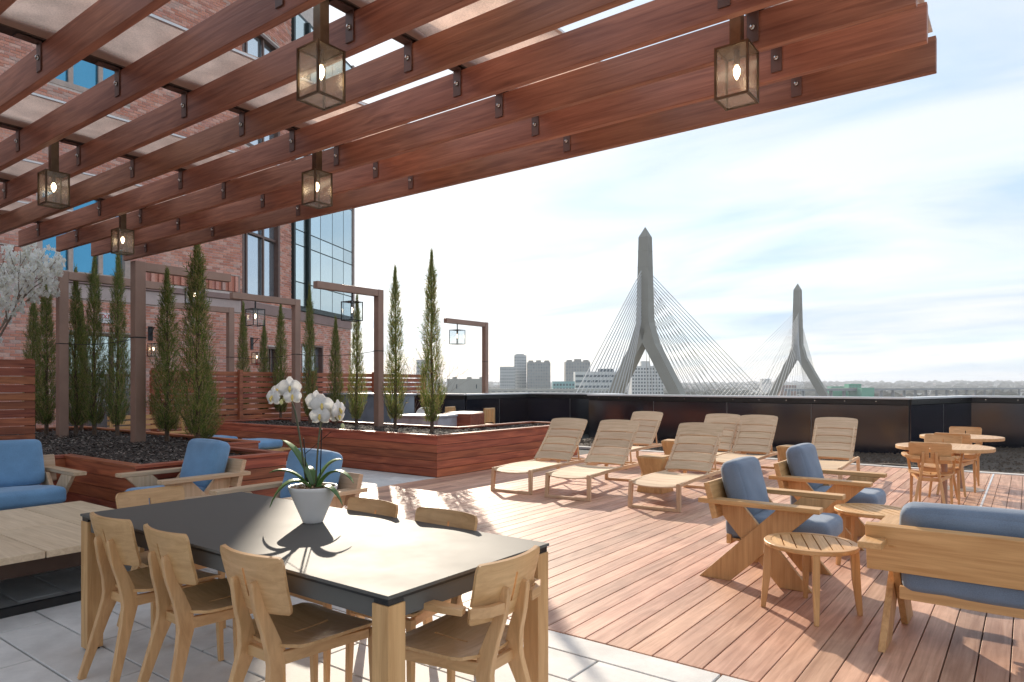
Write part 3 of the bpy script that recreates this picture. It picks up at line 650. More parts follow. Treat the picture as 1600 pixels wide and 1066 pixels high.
# ------------------------------------------------------------------ lanterns
def lantern_body(s, w, h, off=(0, 0, 0), fm=None, gm='seed_glass', lit=True, bar=.011, roof=True):
    """box lantern: off is the centre of its top plate; z goes down from there"""
    ox, oy, oz = off; a = w / 2; mb = MB()
    for sx in (-1, 1):
        for sy in (-1, 1): mb.box(ox + sx * a - bar / 2, ox + sx * a + bar / 2, oy + sy * a - bar / 2, oy + sy * a + bar / 2, oz - h, oz)
    for z in (oz - h, oz - bar):
        for sg in (-1, 1):
            mb.box(ox - a + bar / 2, ox + a - bar / 2, oy + sg * a - bar / 2 + .0005, oy + sg * a + bar / 2 - .0005, z + .0005, z + bar - .0005)
            mb.box(ox + sg * a - bar / 2 + .0005, ox + sg * a + bar / 2 - .0005, oy - a + bar / 2, oy + a - bar / 2, z + .0005, z + bar - .0005)
    mb.build('lantern_frame', fm, s)
    if roof: MB().box(ox - a + bar / 2, ox + a - bar / 2, oy - a + bar / 2, oy + a - bar / 2, oz - .006, oz - .001).build('top_plate', fm, s)
    g = .0015; b = a - bar * .5
    for (x0, x1, y0, y1) in ((ox - b, ox + b, oy - a - g, oy - a + g), (ox - b, ox + b, oy + a - g, oy + a + g), (ox - a - g, ox - a + g, oy - b, oy + b), (ox + a - g, ox + a + g, oy - b, oy + b)):
        MB().box(x0, x1, y0, y1, oz - h + bar, oz - bar).build('glass_pane', M[gm], s)
    if gm == 'seed_glass': MB().box(ox - b, ox + b, oy - b, oy + b, oz - h + .003, oz - h + .006).build('glass_pane', M[gm], s)
    MB().lathe([(.016, oz - .006), (.016, oz - h * .30)], 10, ox, oy).build('socket', M['brass'], s)
    q = h * .30; bl = h * .28
    MB().lathe([(.008, oz - q), (.019, oz - q - bl * .3), (.017, oz - q - bl * .6), (.006, oz - q - bl * .93), (.001, oz - q - bl)], 10, ox, oy).build('bulb', M['bulb'] if lit else M['seed_glass'], s, smooth=True)
building()

# ------------------------------------------------------------------ pergola
BEAM_Y = [4.725 - .443 * k for k in range(14)]; ROWS = [-1.21, -2.975, -4.745, -6.51, -8.28, -10.05]; BT = .05; ZB, ZT = 3.30, 3.508
def pergola():
    t = thing('timber_pergola', 'large pergola of red timber beams under dark steel joists over the dining table', 'pergola')
    cache = None; rnd = random.Random(4)
    for k, y in enumerate(BEAM_Y):
        me = MB().box(-5.16, 5.16, -BT / 2, BT / 2, ZB, ZT).build('beam', M['beam'], t, bev=.004)
        me.location = (-5.595, y, 0)
    for x in ROWS:
        MB().box(x - .05, x + .05, BEAM_Y[-1] - .2, BEAM_Y[0] + .08, ZT + .012, ZT + .022).build('joist_flange', M['darksteel'], t)
        MB().box(x + .032, x + .05, BEAM_Y[-1] - .2, BEAM_Y[0] + .08, ZT + .022, ZT + .13).build('joist_web', M['steel'], t)
        MB().box(x - .05, x + .05, BEAM_Y[-1] - .2, BEAM_Y[0] + .08, ZT + .13, ZT + .14).build('joist_flange', M['darksteel'], t)
    bm_, bo_ = None, None
    for x in ROWS:
        for y in BEAM_Y:
            yf = y - BT / 2
            if bm_ is None:
                b = MB().box(-.032, .032, -.009, -.001, ZT - .165, ZT + .011).box(-.032, .032, -.13, -.0095, ZT + .003, ZT + .011).build('bracket', M['bracket'], t, bev=.0015, seg=1); bm_ = b.data
            else: b = link('bracket', bm_, t)
            b.location = (x - .002, yf, 0)
            if bo_ is None: q = MB().lathe([(.004, .018), (.013, .014), (.016, .006), (.017, 0)], 10).build('bolt', M['bolt'], b, smooth=True); bo_ = q.data
            else: q = link('bolt', bo_, b)
            q.location = (0, -.009, ZT - .085); q.rotation_euler = (R(90), 0, 0)
    # cloth strips laid between the joists
    for i, x in enumerate(ROWS):
        mb = MB(); ny, nx = 34, 6; x0, x1 = x + .062, x + .74
        for j in range(ny + 1):
            for q in range(nx + 1):
                y = BEAM_Y[-1] - .15 + (BEAM_Y[0] + .2 - BEAM_Y[-1]) * j / ny; xx = x0 + (x1 - x0) * q / nx
                mb.v.append((xx, y, ZT + .075 + .012 * sin(y * 7 + i) + .01 * noise.noise((xx * 3, y * 4, i)) - .02 * sin(pi * q / nx)))
        for j in range(ny):
            for q in range(nx): a = j * (nx + 1) + q; mb.f.append((a, a + 1, a + nx + 2, a + nx + 1))
        o = mb.raw('canopy_strip', M['canopy'], t, smooth=True); so = o.modifiers.new('thick', 'SOLIDIFY'); so.thickness = .003
        MB().box(x1 - .012, x1 + .012, BEAM_Y[-1] - .15, BEAM_Y[0] + .05, ZT + .055, ZT + .07).build('canopy_hem', M['cap'], t)
    for (x, y) in ((-10.64, 4.86), (-1.21, -.75), (-5.6, -.75), (-10.05, -.75)):
        z0 = .58 if y > 0 else 0
        MB().box(x - .078, x + .078, y - .078, y + .078, z0, ZB - .002 if y > 0 else ZT + .01).build('post', M['steel'], t, bev=.006)
    MB().box(-10.64 - .065, -10.64 + .065, 4.94, 6.32, 3.16, 3.29).build('bracket_arm', M['steel'], t, bev=.005)
    MB().box(-10.722, -10.558, 4.778, 4.942, 2.15, 2.17).build('cable_strap', M['black_metal'], t)
pergola()
def hung_lantern(name, loc, w, h, drop, stem_w, fm, gm, label, group, rz=0):
    s = thing(name, label, 'lantern', loc, rz, group)   # loc = where the stem meets what carries it
    MB().box(-stem_w / 2, stem_w / 2, -stem_w / 2, stem_w / 2, -drop, -.001).build('stem', fm, s)
    lantern_body(s, w, h, (0, 0, -drop), fm, gm, True, bar=.012 if w < .2 else .014)
    return s
GP = 'brass lanterns under the pergola'
for x, y, lb in ((-1.235, 3.62, 'brass box lantern at the right end of the pergola, against the open sky'), (-2.99, 2.30, 'large brass box lantern nearest the camera, above the orchid'),
                 (-4.76, 3.62, 'brass box lantern at the middle of the pergola, left above the bridge'), (-6.53, 2.30, 'brass box lantern near the left edge below the second beam'),
                 (-8.3, 3.62, 'smallest brass box lantern, over the thick post at the left pergola end')):
    hung_lantern('pergola_lantern', (x, y, ZT + .012), .167, .275, .285, .058, M['brass'], 'seed_glass', lb, GP)

# ------------------------------------------------------------------ inverted-L lamp posts
def gallows(x, y, y_end, ztop, z0, label):
    t = thing('lamp_post', label, 'lamp post', (x, y, 0), 0, 'brown steel L-shaped lamp posts')
    MB().box(-.07, .07, -.07, .07, z0, ztop).build('post', M['steel'], t, bev=.005)
    a, b = (.072, y_end - y) if y_end > y else (y_end - y, -.072)
    MB().box(-.064, .064, a, b, ztop - .135, ztop - .004).build('arm', M['steel'], t, bev=.005)
    MB().box(-.0715, .0715, -.0715, .0715, 2.12, 2.135).build('cable_strap', M['black_metal'], t)
gallows(-12.68, 4.59, 6.28, 3.32, .58, 'brown steel lamp post among the junipers in the near planter')
gallows(-15.75, 9.39, 7.85, 3.35, .0, 'brown steel lamp post nearest the brick building')
gallows(-13.05, 9.36, 7.8, 3.35, .58, 'brown steel lamp post in front of the glazed bay of the building')
gallows(-10.4, 9.40, 7.87, 3.35, .58, 'brown steel lamp post with its arm against the sky, right of the glazed bay')
gallows(-12.95, 15.9, 14.15, 3.30, .0, 'most distant brown steel lamp post by the black parapet')
GL = 'black framed lanterns on the lamp posts'
for x, y, z, w, lb in ((-10.62, 5.72, 3.16, .2, 'black framed lantern under the arm of the thick pergola post, by the tallest juniper'), (-15.75, 8.45, 3.21, .26, 'black framed lantern under the post arm nearest the building'),
                       (-13.05, 8.35, 3.21, .27, 'black framed lantern hanging before the tall brown window'), (-10.4, 8.72, 3.21, .28, 'black framed lantern hanging before the glazed bay'),
                       (-12.95, 14.65, 3.16, .31, 'black framed lantern hanging against open sky on the far post')):
    hung_lantern('post_lantern', (x, y, z), w, w * 1.32, .16, .022, M['black_metal'], 'clear_glass', lb, GL)
def sag(p, q, s, n=12):
    p = Vector(p); q = Vector(q); return [p.lerp(q, i / n) - Vector((0, 0, s * 4 * (i / n) * (1 - i / n))) for i in range(n + 1)]
tag(MB().tube(sag((-10.56, 4.86, 2.16), (-12.6, 4.6, 2.13), .05), .006, 5).tube(sag((-12.98, 9.36, 2.13), (-10.47, 9.4, 2.13), .06), .006, 5).tube(sag((-15.68, 9.39, 2.13), (-13.12, 9.36, 2.13), .06), .006, 5).build('guy_wire', M['black_metal']), 'thin black wire strung between the brown steel lamp posts', 'wire')
# ------------------------------------------------------------------ furniture: dining chairs
def dining_chair(label, arms=False, loc=(0, 0, 0), rz=0, group=None):
    t = thing('dining_armchair' if arms else 'dining_chair', label, 'chair', loc, rz, group)
    us = [-1, -.985, -.95, -.85, -.65, -.4, -.15, -.028, .028, .15, .4, .65, .85, .95, .985, 1]; vs = [0, .015, .05, .12, .25, .35, .5, .65, .75, .88, .95, .985, 1]
    def rnd_w(v, c=.10, lim=.12):            # outline narrows in the corners
        e = min(v, 1 - v)
        return 1 - c * (1 - math.sqrt(max(0, 1 - (1 - min(e / lim, 1)) ** 2)))
    def seat(u, v):
        w = (.205 + .03 * v) * rnd_w(v, .16, .16); x = u * w; y = -.215 + .43 * v
        y -= .02 * (u * u) * (1 if v > .5 else -1) * abs(2 * v - 1)
        z = .448 + .016 * u * u - .012 * (1 - u * u) * sin(pi * v) - .03 * max(0, v - .8) ** 2 * 12
        return (x, y, z), (0, 0, 1)
    surf_panel(us, vs, seat, .013, lambda i, j: i == 7 and 5 <= j <= 7).build('seat', M['ply_x'], t)
    def back(u, v):
        w = (.192 + .016 * v) * rnd_w(v, .12, .15); x = u * w; z = .588 + .232 * v; y = -.251 - .058 * v - .004 * sin(v * pi) + .038 * u * u
        return (x, y, z), (-.35 * u, 1, .24)
    surf_panel(us, vs, back, .014, lambda i, j: i == 7 and 4 <= j <= 7).build('backrest', M['ply_x'], t)
    for s in (-1, 1):
        pts = [(.062, -.300, .715), (.063, -.296, .695), (.066, -.278, .61), (.077, -.247, .52), (.090, -.226, .44), (.100, -.226, .385), (.116, -.25, .30), (.136, -.292, .15), (.156, -.335, 0)]
        wa = [.010, .014, .0145, .0145, .015, .015, .0145, .014, .013]; wb = [.012, .017, .022, .028, .036, .036, .028, .022, .017]
        MB().rect_sweep([(s * x, y, z) for x, y, z in pts], wa, wb, (1, 0, 0)).build('leg', M['ply_z'], t, bev=.004)
        MB().rect_sweep([(s * .196, .185, .432), (s * .199, .187, .30), (s * .205, .195, 0)], [.017, .016, .012], [.017, .016, .012], (1, 0, 0)).build('leg', M['ply_z'], t, bev=.004)
        MB().rect_sweep([(s * .098, -.20, .402), (s * .142, 0, .408), (s * .190, .166, .415)], .011, [.026, .022, .019], (1, 0, 0)).build('seat_rail', M['ply_y'], t, bev=.003)
        if arms:
            MB().rect_sweep([(s * .222, -.225, .655), (s * .245, -.16, .66), (s * .262, -.03, .664), (s * .252, .10, .662), (s * .235, .17, .66)], [.022, .027, .029, .027, .022], .013, (1, 0, 0)).build('armrest', M['ply_y'], t, bev=.004)
            MB().rect_sweep([(s * .09, -.3, .648), (s * .16, -.292, .65), (s * .226, -.25, .652)], .02, .013, (0, 0, 1)).build('arm_block', M['ply_x'], t, bev=.003)
            MB().rect_sweep([(s * .238, .145, .648), (s * .225, .175, .54), (s * .21, .19, .43)], .013, [.022, .018, .016], (1, 0, 0)).build('arm_support', M['ply_z'], t, bev=.003)
    MB().box(-.178, .178, .172, .194, .385, .43).build('seat_rail', M['ply_x'], t, bev=.003)
    MB().box(-.088, .088, -.228, -.208, .382, .425).build('seat_rail', M['ply_x'], t, bev=.003)
    return t
GC = 'dining chairs round the black table'
dc = dining_chair('oak dining chair nearest the near table corner, back towards the camera', False, (-2.43, 1.80, 0), 1, GC)
dup(dc, (-3.09, 1.80, 0), -1.5, 'middle oak dining chair of the row backed towards the camera')
dup(dc, (-3.63, 1.79, 0), 2, 'oak dining chair beside the left table leg, backed towards the camera')
dup(dc, (-2.38, 2.34, 0), 181, 'oak dining chair across the table, dark slotted back nearest the deck')
dup(dc, (-2.93, 2.33, 0), 179, 'oak dining chair across the table, right beside the orchid pot')
dup(dc, (-4.07, 2.06, 0), -90, 'oak dining chair at the far head of the table by the slab coffee table')
ac = dining_chair('oak dining armchair at the near head of the table', True, (-1.85, 2.08, 0), 92, GC)
GB = 'chairs at the round bistro tables'
bc = dining_chair('oak armchair in front of the nearer round table, back towards the camera', True, (-.90, 9.16, 0), 4, GB); bc['group'] = GB
b2 = dup(bc, (-.88, 10.06, 0), 180, 'oak armchair behind the nearer round table'); b2 = dup(bc, (-.80, 11.02, 0), -3, 'oak armchair on the near side of the farther round table')
dup(bc, (-.78, 12.16, 0), 178, 'oak armchair behind the farther round table by the parapet')

# ------------------------------------------------------------------ dining table, pot and orchid
def dining_table():
    t = thing('dining_table', 'long dining table with black top and square oak legs', 'table', (-2.97, 2.10, 0)); a, b = 1.235, .49
    MB().box(-a, a, -b, b, .737, .75).build('tabletop', M['table_top'], t, bev=.002)
    MB().box(-a + .008, a - .008, -b + .008, b - .008, .726, .7365).build('shadow_gap', M['black_metal'], t)
    for s in (-1, 1):
        MB().box(-a + .09, a - .09, s * (b - .03) - .012, s * (b - .03) + .012, .655, .725).build('apron', M['table_top'], t, bev=.002)
        MB().box(s * (a - .03) - .012, s * (a - .03) + .012, -b + .09, b - .09, .655, .7255).build('apron', M['table_top'], t, bev=.002)
        for q in (-1, 1):
            l = MB().box(-.041, .041, -.041, .041, .012, .712).build('leg', M['teak_z'], t, bev=.0025, at=(s * (a - .044), q * (b - .044), 0))
            MB().box(-.036, .036, -.036, .036, .7125, .7255).build('spacer', M['black_metal'], l); MB().box(-.028, .028, -.028, .028, 0, .0115).build('foot', M['black_metal'], l)
dining_table()
def orchid():
    p = thing('flower_pot', 'white tapered ceramic pot standing on the black table', 'pot', (-2.98, 2.24, .751))
    MB().lathe([(.048, 0), (.052, .004), (.062, .03), (.092, .10), (.120, .168), (.125, .184), (.122, .190), (.116, .186), (.108, .16), (.02, .155)], 40).build('bowl', M['pot'], p, smooth=True)
    rnd = random.Random(2); mb = MB()
    for i in range(420):
        r = .108 * math.sqrt(rnd.random()); a = rnd.uniform(0, 6.3); s = rnd.uniform(.005, .012); z = .166 + rnd.random() * .018 + .01 * (1 - r / .11)
        v = [Vector((rnd.uniform(-1, 1), rnd.uniform(-1, 1), rnd.uniform(-.6, .6))).normalized() * s for _ in range(4)]; c = Vector((r * cos(a), r * sin(a), z))
        mb.add([c + q for q in v], [(0, 1, 2), (0, 2, 3), (0, 3, 1), (1, 3, 2)])
    mb.raw('bark_chips', M['chip'], p, kind='stuff')
    o = thing('orchid', 'white flowering orchid with two arching stems growing in the pot', 'plant', (-2.98, 2.24, .905))
    rt = Vector((.7994, .6008, 0)); fw = Vector((-.6008, .7994, 0)); up = Vector((0, 0, 1))
    def W3(r, z, f=0): return rt * r + up * z + fw * f
    # leaves: strap shaped, arching
    def leaf(pts, w):
        w *= 1.35; pts = [(a * 1.12, b * 1.08, c) for a, b, c in pts]; mb = MB(); P = [W3(*q) for q in pts]; n = len(P); segs = 10; rows = []
        def bez(t):
            q = P[:]
            while len(q) > 1: q = [q[i].lerp(q[i + 1], t) for i in range(len(q) - 1)]
            return q[0]
        for i in range(segs + 1):
            t = i / segs; c = bez(t); d = (bez(min(1, t + .02)) - bez(max(0, t - .02))).normalized(); s = d.cross(up).normalized(); nn = s.cross(d)
            ww = w * (math.sin(pi * (.12 + .88 * t)) ** .6) * (1 if t < .97 else .2)
            rows.append([c + s * ww + nn * ww * .35, c, c - s * ww + nn * ww * .35])
        for i in range(segs):
            pass
        mb.add([p for r in rows for p in r], [(i * 3 + j, i * 3 + j + 1, i * 3 + j + 4, i * 3 + j + 3) for i in range(segs) for j in (0, 1)])
        q = mb.raw('leaf', M['orchid_leaf'], o, smooth=True); m = q.modifiers.new('t', 'SOLIDIFY'); m.thickness = .003
    leaf([(0, 0, 0), (-.05, .16, 0), (-.10, .22, .02), (-.155, .25, .03)], .024)
    leaf([(0, 0, 0), (-.06, .10, -.03), (-.12, .125, -.05), (-.185, .10, -.06)], .022)
    leaf([(0, .01, -.02), (-.05, .10, -.06), (-.12, .06, -.10), (-.165, -.055, -.11)], .024)
    leaf([(.01, 0, 0), (.04, .11, .02), (.08, .16, .03), (.13, .15, .05)], .024)
    leaf([(.02, 0, 0), (.07, .12, -.02), (.14, .13, -.04), (.20, .05, -.05)], .020)
    leaf([(.02, 0, .0), (.06, .06, -.06), (.11, .04, -.08), (.155, -.05, -.08)], .018)
    leaf([(0, 0, .02), (-.02, .08, .06), (-.05, .12, .1), (-.08, .1, .14)], .022)
    def spline(pts, n=14):
        P = [W3(*q) for q in pts]; out = []
        for i in range(n + 1):
            q = P[:]
            while len(q) > 1: q = [q[k].lerp(q[k + 1], i / n) for k in range(len(q) - 1)]
            out.append(q[0])
        return out
    MB().tube(spline([(-.03, 0, 0), (-.05, .18, 0), (-.075, .36, 0), (-.10, .45, 0), (-.095, .54, 0), (-.16, .52, .0), (-.18, .49, 0)]), [.005] * 8 + [.004] * 7, 6).build('stem', M['orchid_stem'], o, smooth=True)
    MB().tube(spline([(.01, 0, .01), (.02, .16, 0), (.025, .30, 0), (.045, .42, 0), (.05, .47, 0), (.10, .42, 0), (.13, .37, 0)]), [.005] * 8 + [.004] * 7, 6).build('stem', M['orchid_stem'], o, smooth=True)
    MB().tube([W3(-.03, 0, .02), W3(-.055, .28, .02)], .003, 5).tube([W3(.03, 0, .02), W3(.04, .33, .02)], .003, 5).tube([W3(-.045, .2, .02), W3(.09, .315, .02)], .0018, 5).build('stake', M['black_metal'], o)
    def flower(c, face, s):
        face = Vector(face).normalized(); a = face.cross(up).normalized(); b = a.cross(face); c = W3(*c); mb = MB()
        def petal(ang, L, w, lift):
            d = a * cos(ang) + b * sin(ang); e = face.cross(d); pts = []; n = 6
            for i in range(n + 1):
                t = i / n; ww = w * math.sin(pi * min(.985, .06 + .94 * t)) ** .6
                for q in (-1, -.5, 0, .5, 1): pts.append(c + d * (L * t) + e * (ww * q) + face * (lift * t * t + .006 * (1 - q * q)))
            mb.add(pts, [(i * 5 + j, i * 5 + j + 1, i * 5 + j + 6, i * 5 + j + 5) for i in range(n) for j in range(4)])
        for ang in (0.15, pi - .15): petal(ang, s * 1.12, s * .7, -.004)
        for ang in (pi / 2, pi * 1.22, pi * 1.78): petal(ang, s * 1.08, s * .42, -.01)
        f = mb.build('flower', M['petal'], o, smooth=True); m = f.modifiers.new('t', 'SOLIDIFY'); m.thickness = .0015
        k = MB(); p0 = c + face * .004
        k.tube([p0 + b * .008, p0 - b * .008 + face * .012, p0 - b * .024 + face * .010], [.005, .008, .002], 6).build('lip', M['lip'], f, smooth=True)
    fb = -fw
    for c, fc, s in (((-.205, .495, -.01), fb * .8 - rt * .5, .047), ((-.115, .545, -.02), fb + rt * .35 - up * .1, .054), ((-.10, .50, -.02), fb + rt * .2, .042), ((-.19, .53, .02), fb - rt * .2, .035),
                     ((.015, .475, -.01), fb - rt * .25, .053), ((.055, .455, -.03), fb + rt * .2 - up * .1, .054), ((.045, .40, -.03), fb - up * .15, .050), ((.085, .41, -.01), fb + rt * .4, .045), ((.135, .43, .0), fb * .4 + rt, .050), ((.125, .40, .02), fb * .6 + rt * .8, .040)):
        flower(c, fc, s)
    for c in ((-.165, .47, .0), (.155, .345, .0), (-.15, .49, .01)):
        q = W3(*c); MB().lathe([(.001, -.016), (.009, -.008), (.011, .002), (.006, .012), (.001, .016)], 10).build('bud', M['bud'], o, smooth=True, at=q)
orchid()

# ------------------------------------------------------------------ X-framed lounge seats
def lounge(name, label, cat, W_, loc, rz, fab, ctop, group, wood_='teak', ncush=1, zb=.60, ab=.43):
    t = thing(name, label, cat, loc, rz, group); h = W_ / 2; w = M
    T = lambda ax: M[wood_ + '_' + ax]
    for s in (-1, 1):
        MB().prism([(-.37, .575), (-.14, .575), (.36, .0), (.13, .0)], s * (h - .155), s * (h - .118), 'x').build('leg', T('z'), t, bev=.004)
        MB().prism([(.13, .575), (.385, .575), (-.215, .0), (-.455, .0)], s * (h - .116), s * (h - .079), 'x').build('leg', T('z'), t, bev=.004)
        MB().box(s * (h - .055) - .058, s * (h - .055) + .058, -ab, .43, .577, .613).build('armrest', T('y'), t, bev=.005)
    MB().rect_sweep([(-h + .005, -.335, zb), (h - .005, -.335, zb)], .023, .135, (0, .97, .24)).build('back_board', T('x'), t, bev=.004)
    MB().box(-h + .16, h - .16, -.27, -.235, .26, .33).build('rail', T('x'), t, bev=.003); MB().box(-h + .16, h - .16, .25, .285, .29, .36).build('rail', T('x'), t, bev=.003)
    n = 6
    for k in range(n): MB().box(-h + .165, h - .165, -.225 + k * .078, -.165 + k * .078, .285 + k * .003, .303 + k * .003).build('seat_slat', T('x'), t, bev=.002)
    cw = (W_ - .33) / ncush
    for k in range(ncush):
        x = -(W_ - .33) / 2 + cw * (k + .5)
        c = cushion(cw - .006, .74, .165, .055, .018).build('seat_cushion', fab, t, smooth=True, at=(x, .08, .392)); c.rotation_euler = (R(2.5), 0, 0)
        piping(cw - .02, .725, .035).build('piping', fab, c, smooth=True)
        hh = ctop - .44
        c = cushion(cw - .006, hh, .165, .055, .024).build('back_cushion', fab, t, smooth=True, at=(x, -.165 - .1 * hh, .45 + hh / 2)); c.rotation_euler = (R(90 + 15), 0, 0)
        piping(cw - .02, hh - .012, .04).build('piping', fab, c, smooth=True)
    return t
lounge('lounge_chair', 'light oak lounge chair with blue cushions by the near planter, left of the orchid', 'armchair', .90, (-6.55, 3.42, 0), 181, M['blue'], .90, 'blue cushioned lounge chairs', 'grey_teak')
lounge('lounge_chair', 'light oak lounge chair with blue cushions right behind the orchid', 'armchair', .92, (-4.83, 3.40, 0), 180, M['blue'], .90, 'blue cushioned lounge chairs', 'grey_teak')
lounge('lounge_chair', 'teak lounge chair with denim cushions beside the slatted round table on the deck', 'armchair', .84, (-1.57, 5.42, 0), -90, M['blue2'], .87, 'blue cushioned lounge chairs')
lounge('lounge_chair', 'second teak lounge chair with denim cushions, nearer the loungers', 'armchair', .86, (-1.52, 7.02, 0), -90, M['blue2'], .87, 'blue cushioned lounge chairs')
lounge('sofa', 'teak sofa with denim cushions seen from behind at the right edge', 'sofa', 1.75, (.13, 4.68, 0), 0, M['blue2'], .79, None, ncush=1, zb=.555, ab=.55)
lounge('sofa', 'blue cushioned sofa in the planter corner at the left edge', 'sofa', 1.8, (-7.80, 1.98, 0), -90, M['blue'], .90, None, 'grey_teak', 1)

# ------------------------------------------------------------------ tables
def slab_table():
    t = thing('coffee_table', 'large low slab-topped coffee table on a dark metal frame', 'coffee table', (-6.10, 1.52, 0)); a, b = .98, 1.2
    nx, ny = 2, 5
    for i in range(nx):
        for j in range(ny):
            x0, x1 = -a + 2 * a * i / nx, -a + 2 * a * (i + 1) / nx; y0, y1 = -b + 2 * b * j / ny, -b + 2 * b * (j + 1) / ny
            MB().box(x0 + .003, x1 - .003, y0 + .004, y1 - .004, .335, .38).build('top_slab', M['pale_teak'], t, bev=.003)
    for s in (-1, 1):
        MB().box(s * (a - .04) - .02, s * (a - .04) + .02, -b + .03, b - .03, .24, .333).build('apron', M['darksteel'], t); MB().box(-a + .06, a - .06, s * (b - .05) - .02, s * (b - .05) + .02, .24, .332).build('apron', M['darksteel'], t)
        MB().box(s * (a - .04) - .02, s * (a - .04) + .02, -b + .075, b - .075, .0, .055).build('floor_bar', M['black_metal'], t); MB().box(-a + .06, a - .06, s * (b - .05) - .02, s * (b - .05) + .02, .0, .054).build('floor_bar', M['black_metal'], t)
        for q in (-1, 1): MB().box(s * (a - .04) - .022, s * (a - .04) + .022, q * (b - .05) - .022, q * (b - .05) + .022, .0, .239).build('leg', M['black_metal'], t)
    MB().box(-a + .065, a - .065, -b + .075, b - .075, .30, .331).build('under_tray', M['black_metal'], t)
slab_table()
def round_side_table(loc, r, h, label, wd, rz):
    t = thing('side_table', label, 'side table', loc, rz, 'round slatted side tables'); n = 7; T = lambda a: M[wd + '_' + a]
    ri = r - .045; secs = []
    k = 40
    MB().sweep([[(q * cos(2 * pi * i / k), q * sin(2 * pi * i / k), z) for q, z in ((ri + .002, h - .028), (r - .004, h - .028), (r, h - .022), (r, h - .004), (r - .004, h), (ri + .002, h))] for i in range(k + 1)], caps=False).build('rim', T('x'), t, smooth=False)
    for i in range(n):
        x0 = -ri + 2 * ri * i / n + .004; x1 = -ri + 2 * ri * (i + 1) / n - .004; xs = [x0 + (x1 - x0) * q / 5 for q in range(6)]
        up = [(x, math.sqrt(max(0, ri * ri - x * x))) for x in xs]; poly = [(x, -y) for x, y in up] + [(x, y) for x, y in reversed(up)]
        MB().prism(poly, h - .024, h - .002, 'z').build('slat', T('y'), t)
    MB().box(-ri, ri, -.02, .02, h - .06, h - .026).box(-.02, .02, -ri, -.0205, h - .06, h - .026).box(-.02, .02, .0205, ri, h - .06, h - .026).build('cross_brace', T('x'), t)
    for a in (0, 90, 180, 270):
        c, s_ = cos(R(a)), sin(R(a)); q = r - .03
        MB().rect_sweep([(c * q, s_ * q, h - .004), (c * (q + .012), s_ * (q + .012), h * .5), (c * (q + .035), s_ * (q + .035), 0)], [.026, .024, .015], [.022, .02, .014], (c, s_, 0)).build('leg', T('z'), t, bev=.004)
round_side_table((-1.13, 4.72, 0), .285, .45, 'round slatted teak side table standing before the sofa arm', 'teak', 20)
round_side_table((-1.02, 6.25, 0), .285, .45, 'round slatted teak side table half hidden between the two denim lounge chairs', 'teak', 40)
round_side_table((-5.66, 3.16, 0), .28, .47, 'pale round side table between the two blue lounge chairs behind the table', 'grey_teak', 10)
def bistro(loc, label):
    t = thing('bistro_table', label, 'table', loc, 0, 'round bistro tables by the parapet'); r, k = .5, 48
    for s in (0, 1):
        pts = [(r * cos(R(-90 + 180 * i / 24)), r * sin(R(-90 + 180 * i / 24))) for i in range(25)]; pts = [(max(x, .003), y) for x, y in pts]
        if s: pts = [(-x, y) for x, y in reversed(pts)]
        MB().prism(pts, .70, .74, 'z').build('top_half', M['ply_y'], t, bev=.003, seg=1)
    MB().box(-.3, .3, -.03, .03, .675, .699).build('brace', M['bistro_base'], t)
    MB().lathe([(.035, .012), (.035, .674)], 16).build('column', M['steel'], t, smooth=False); MB().lathe([(.27, 0), (.27, .006), (.255, .011), (.03, .013)], 36).build('base_plate', M['bistro_base'], t)
bistro((-.80, 9.52, 0), 'nearer round bistro table on the deck'); bistro((-.76, 11.46, 0), 'farther round bistro table near the dark planting bed')

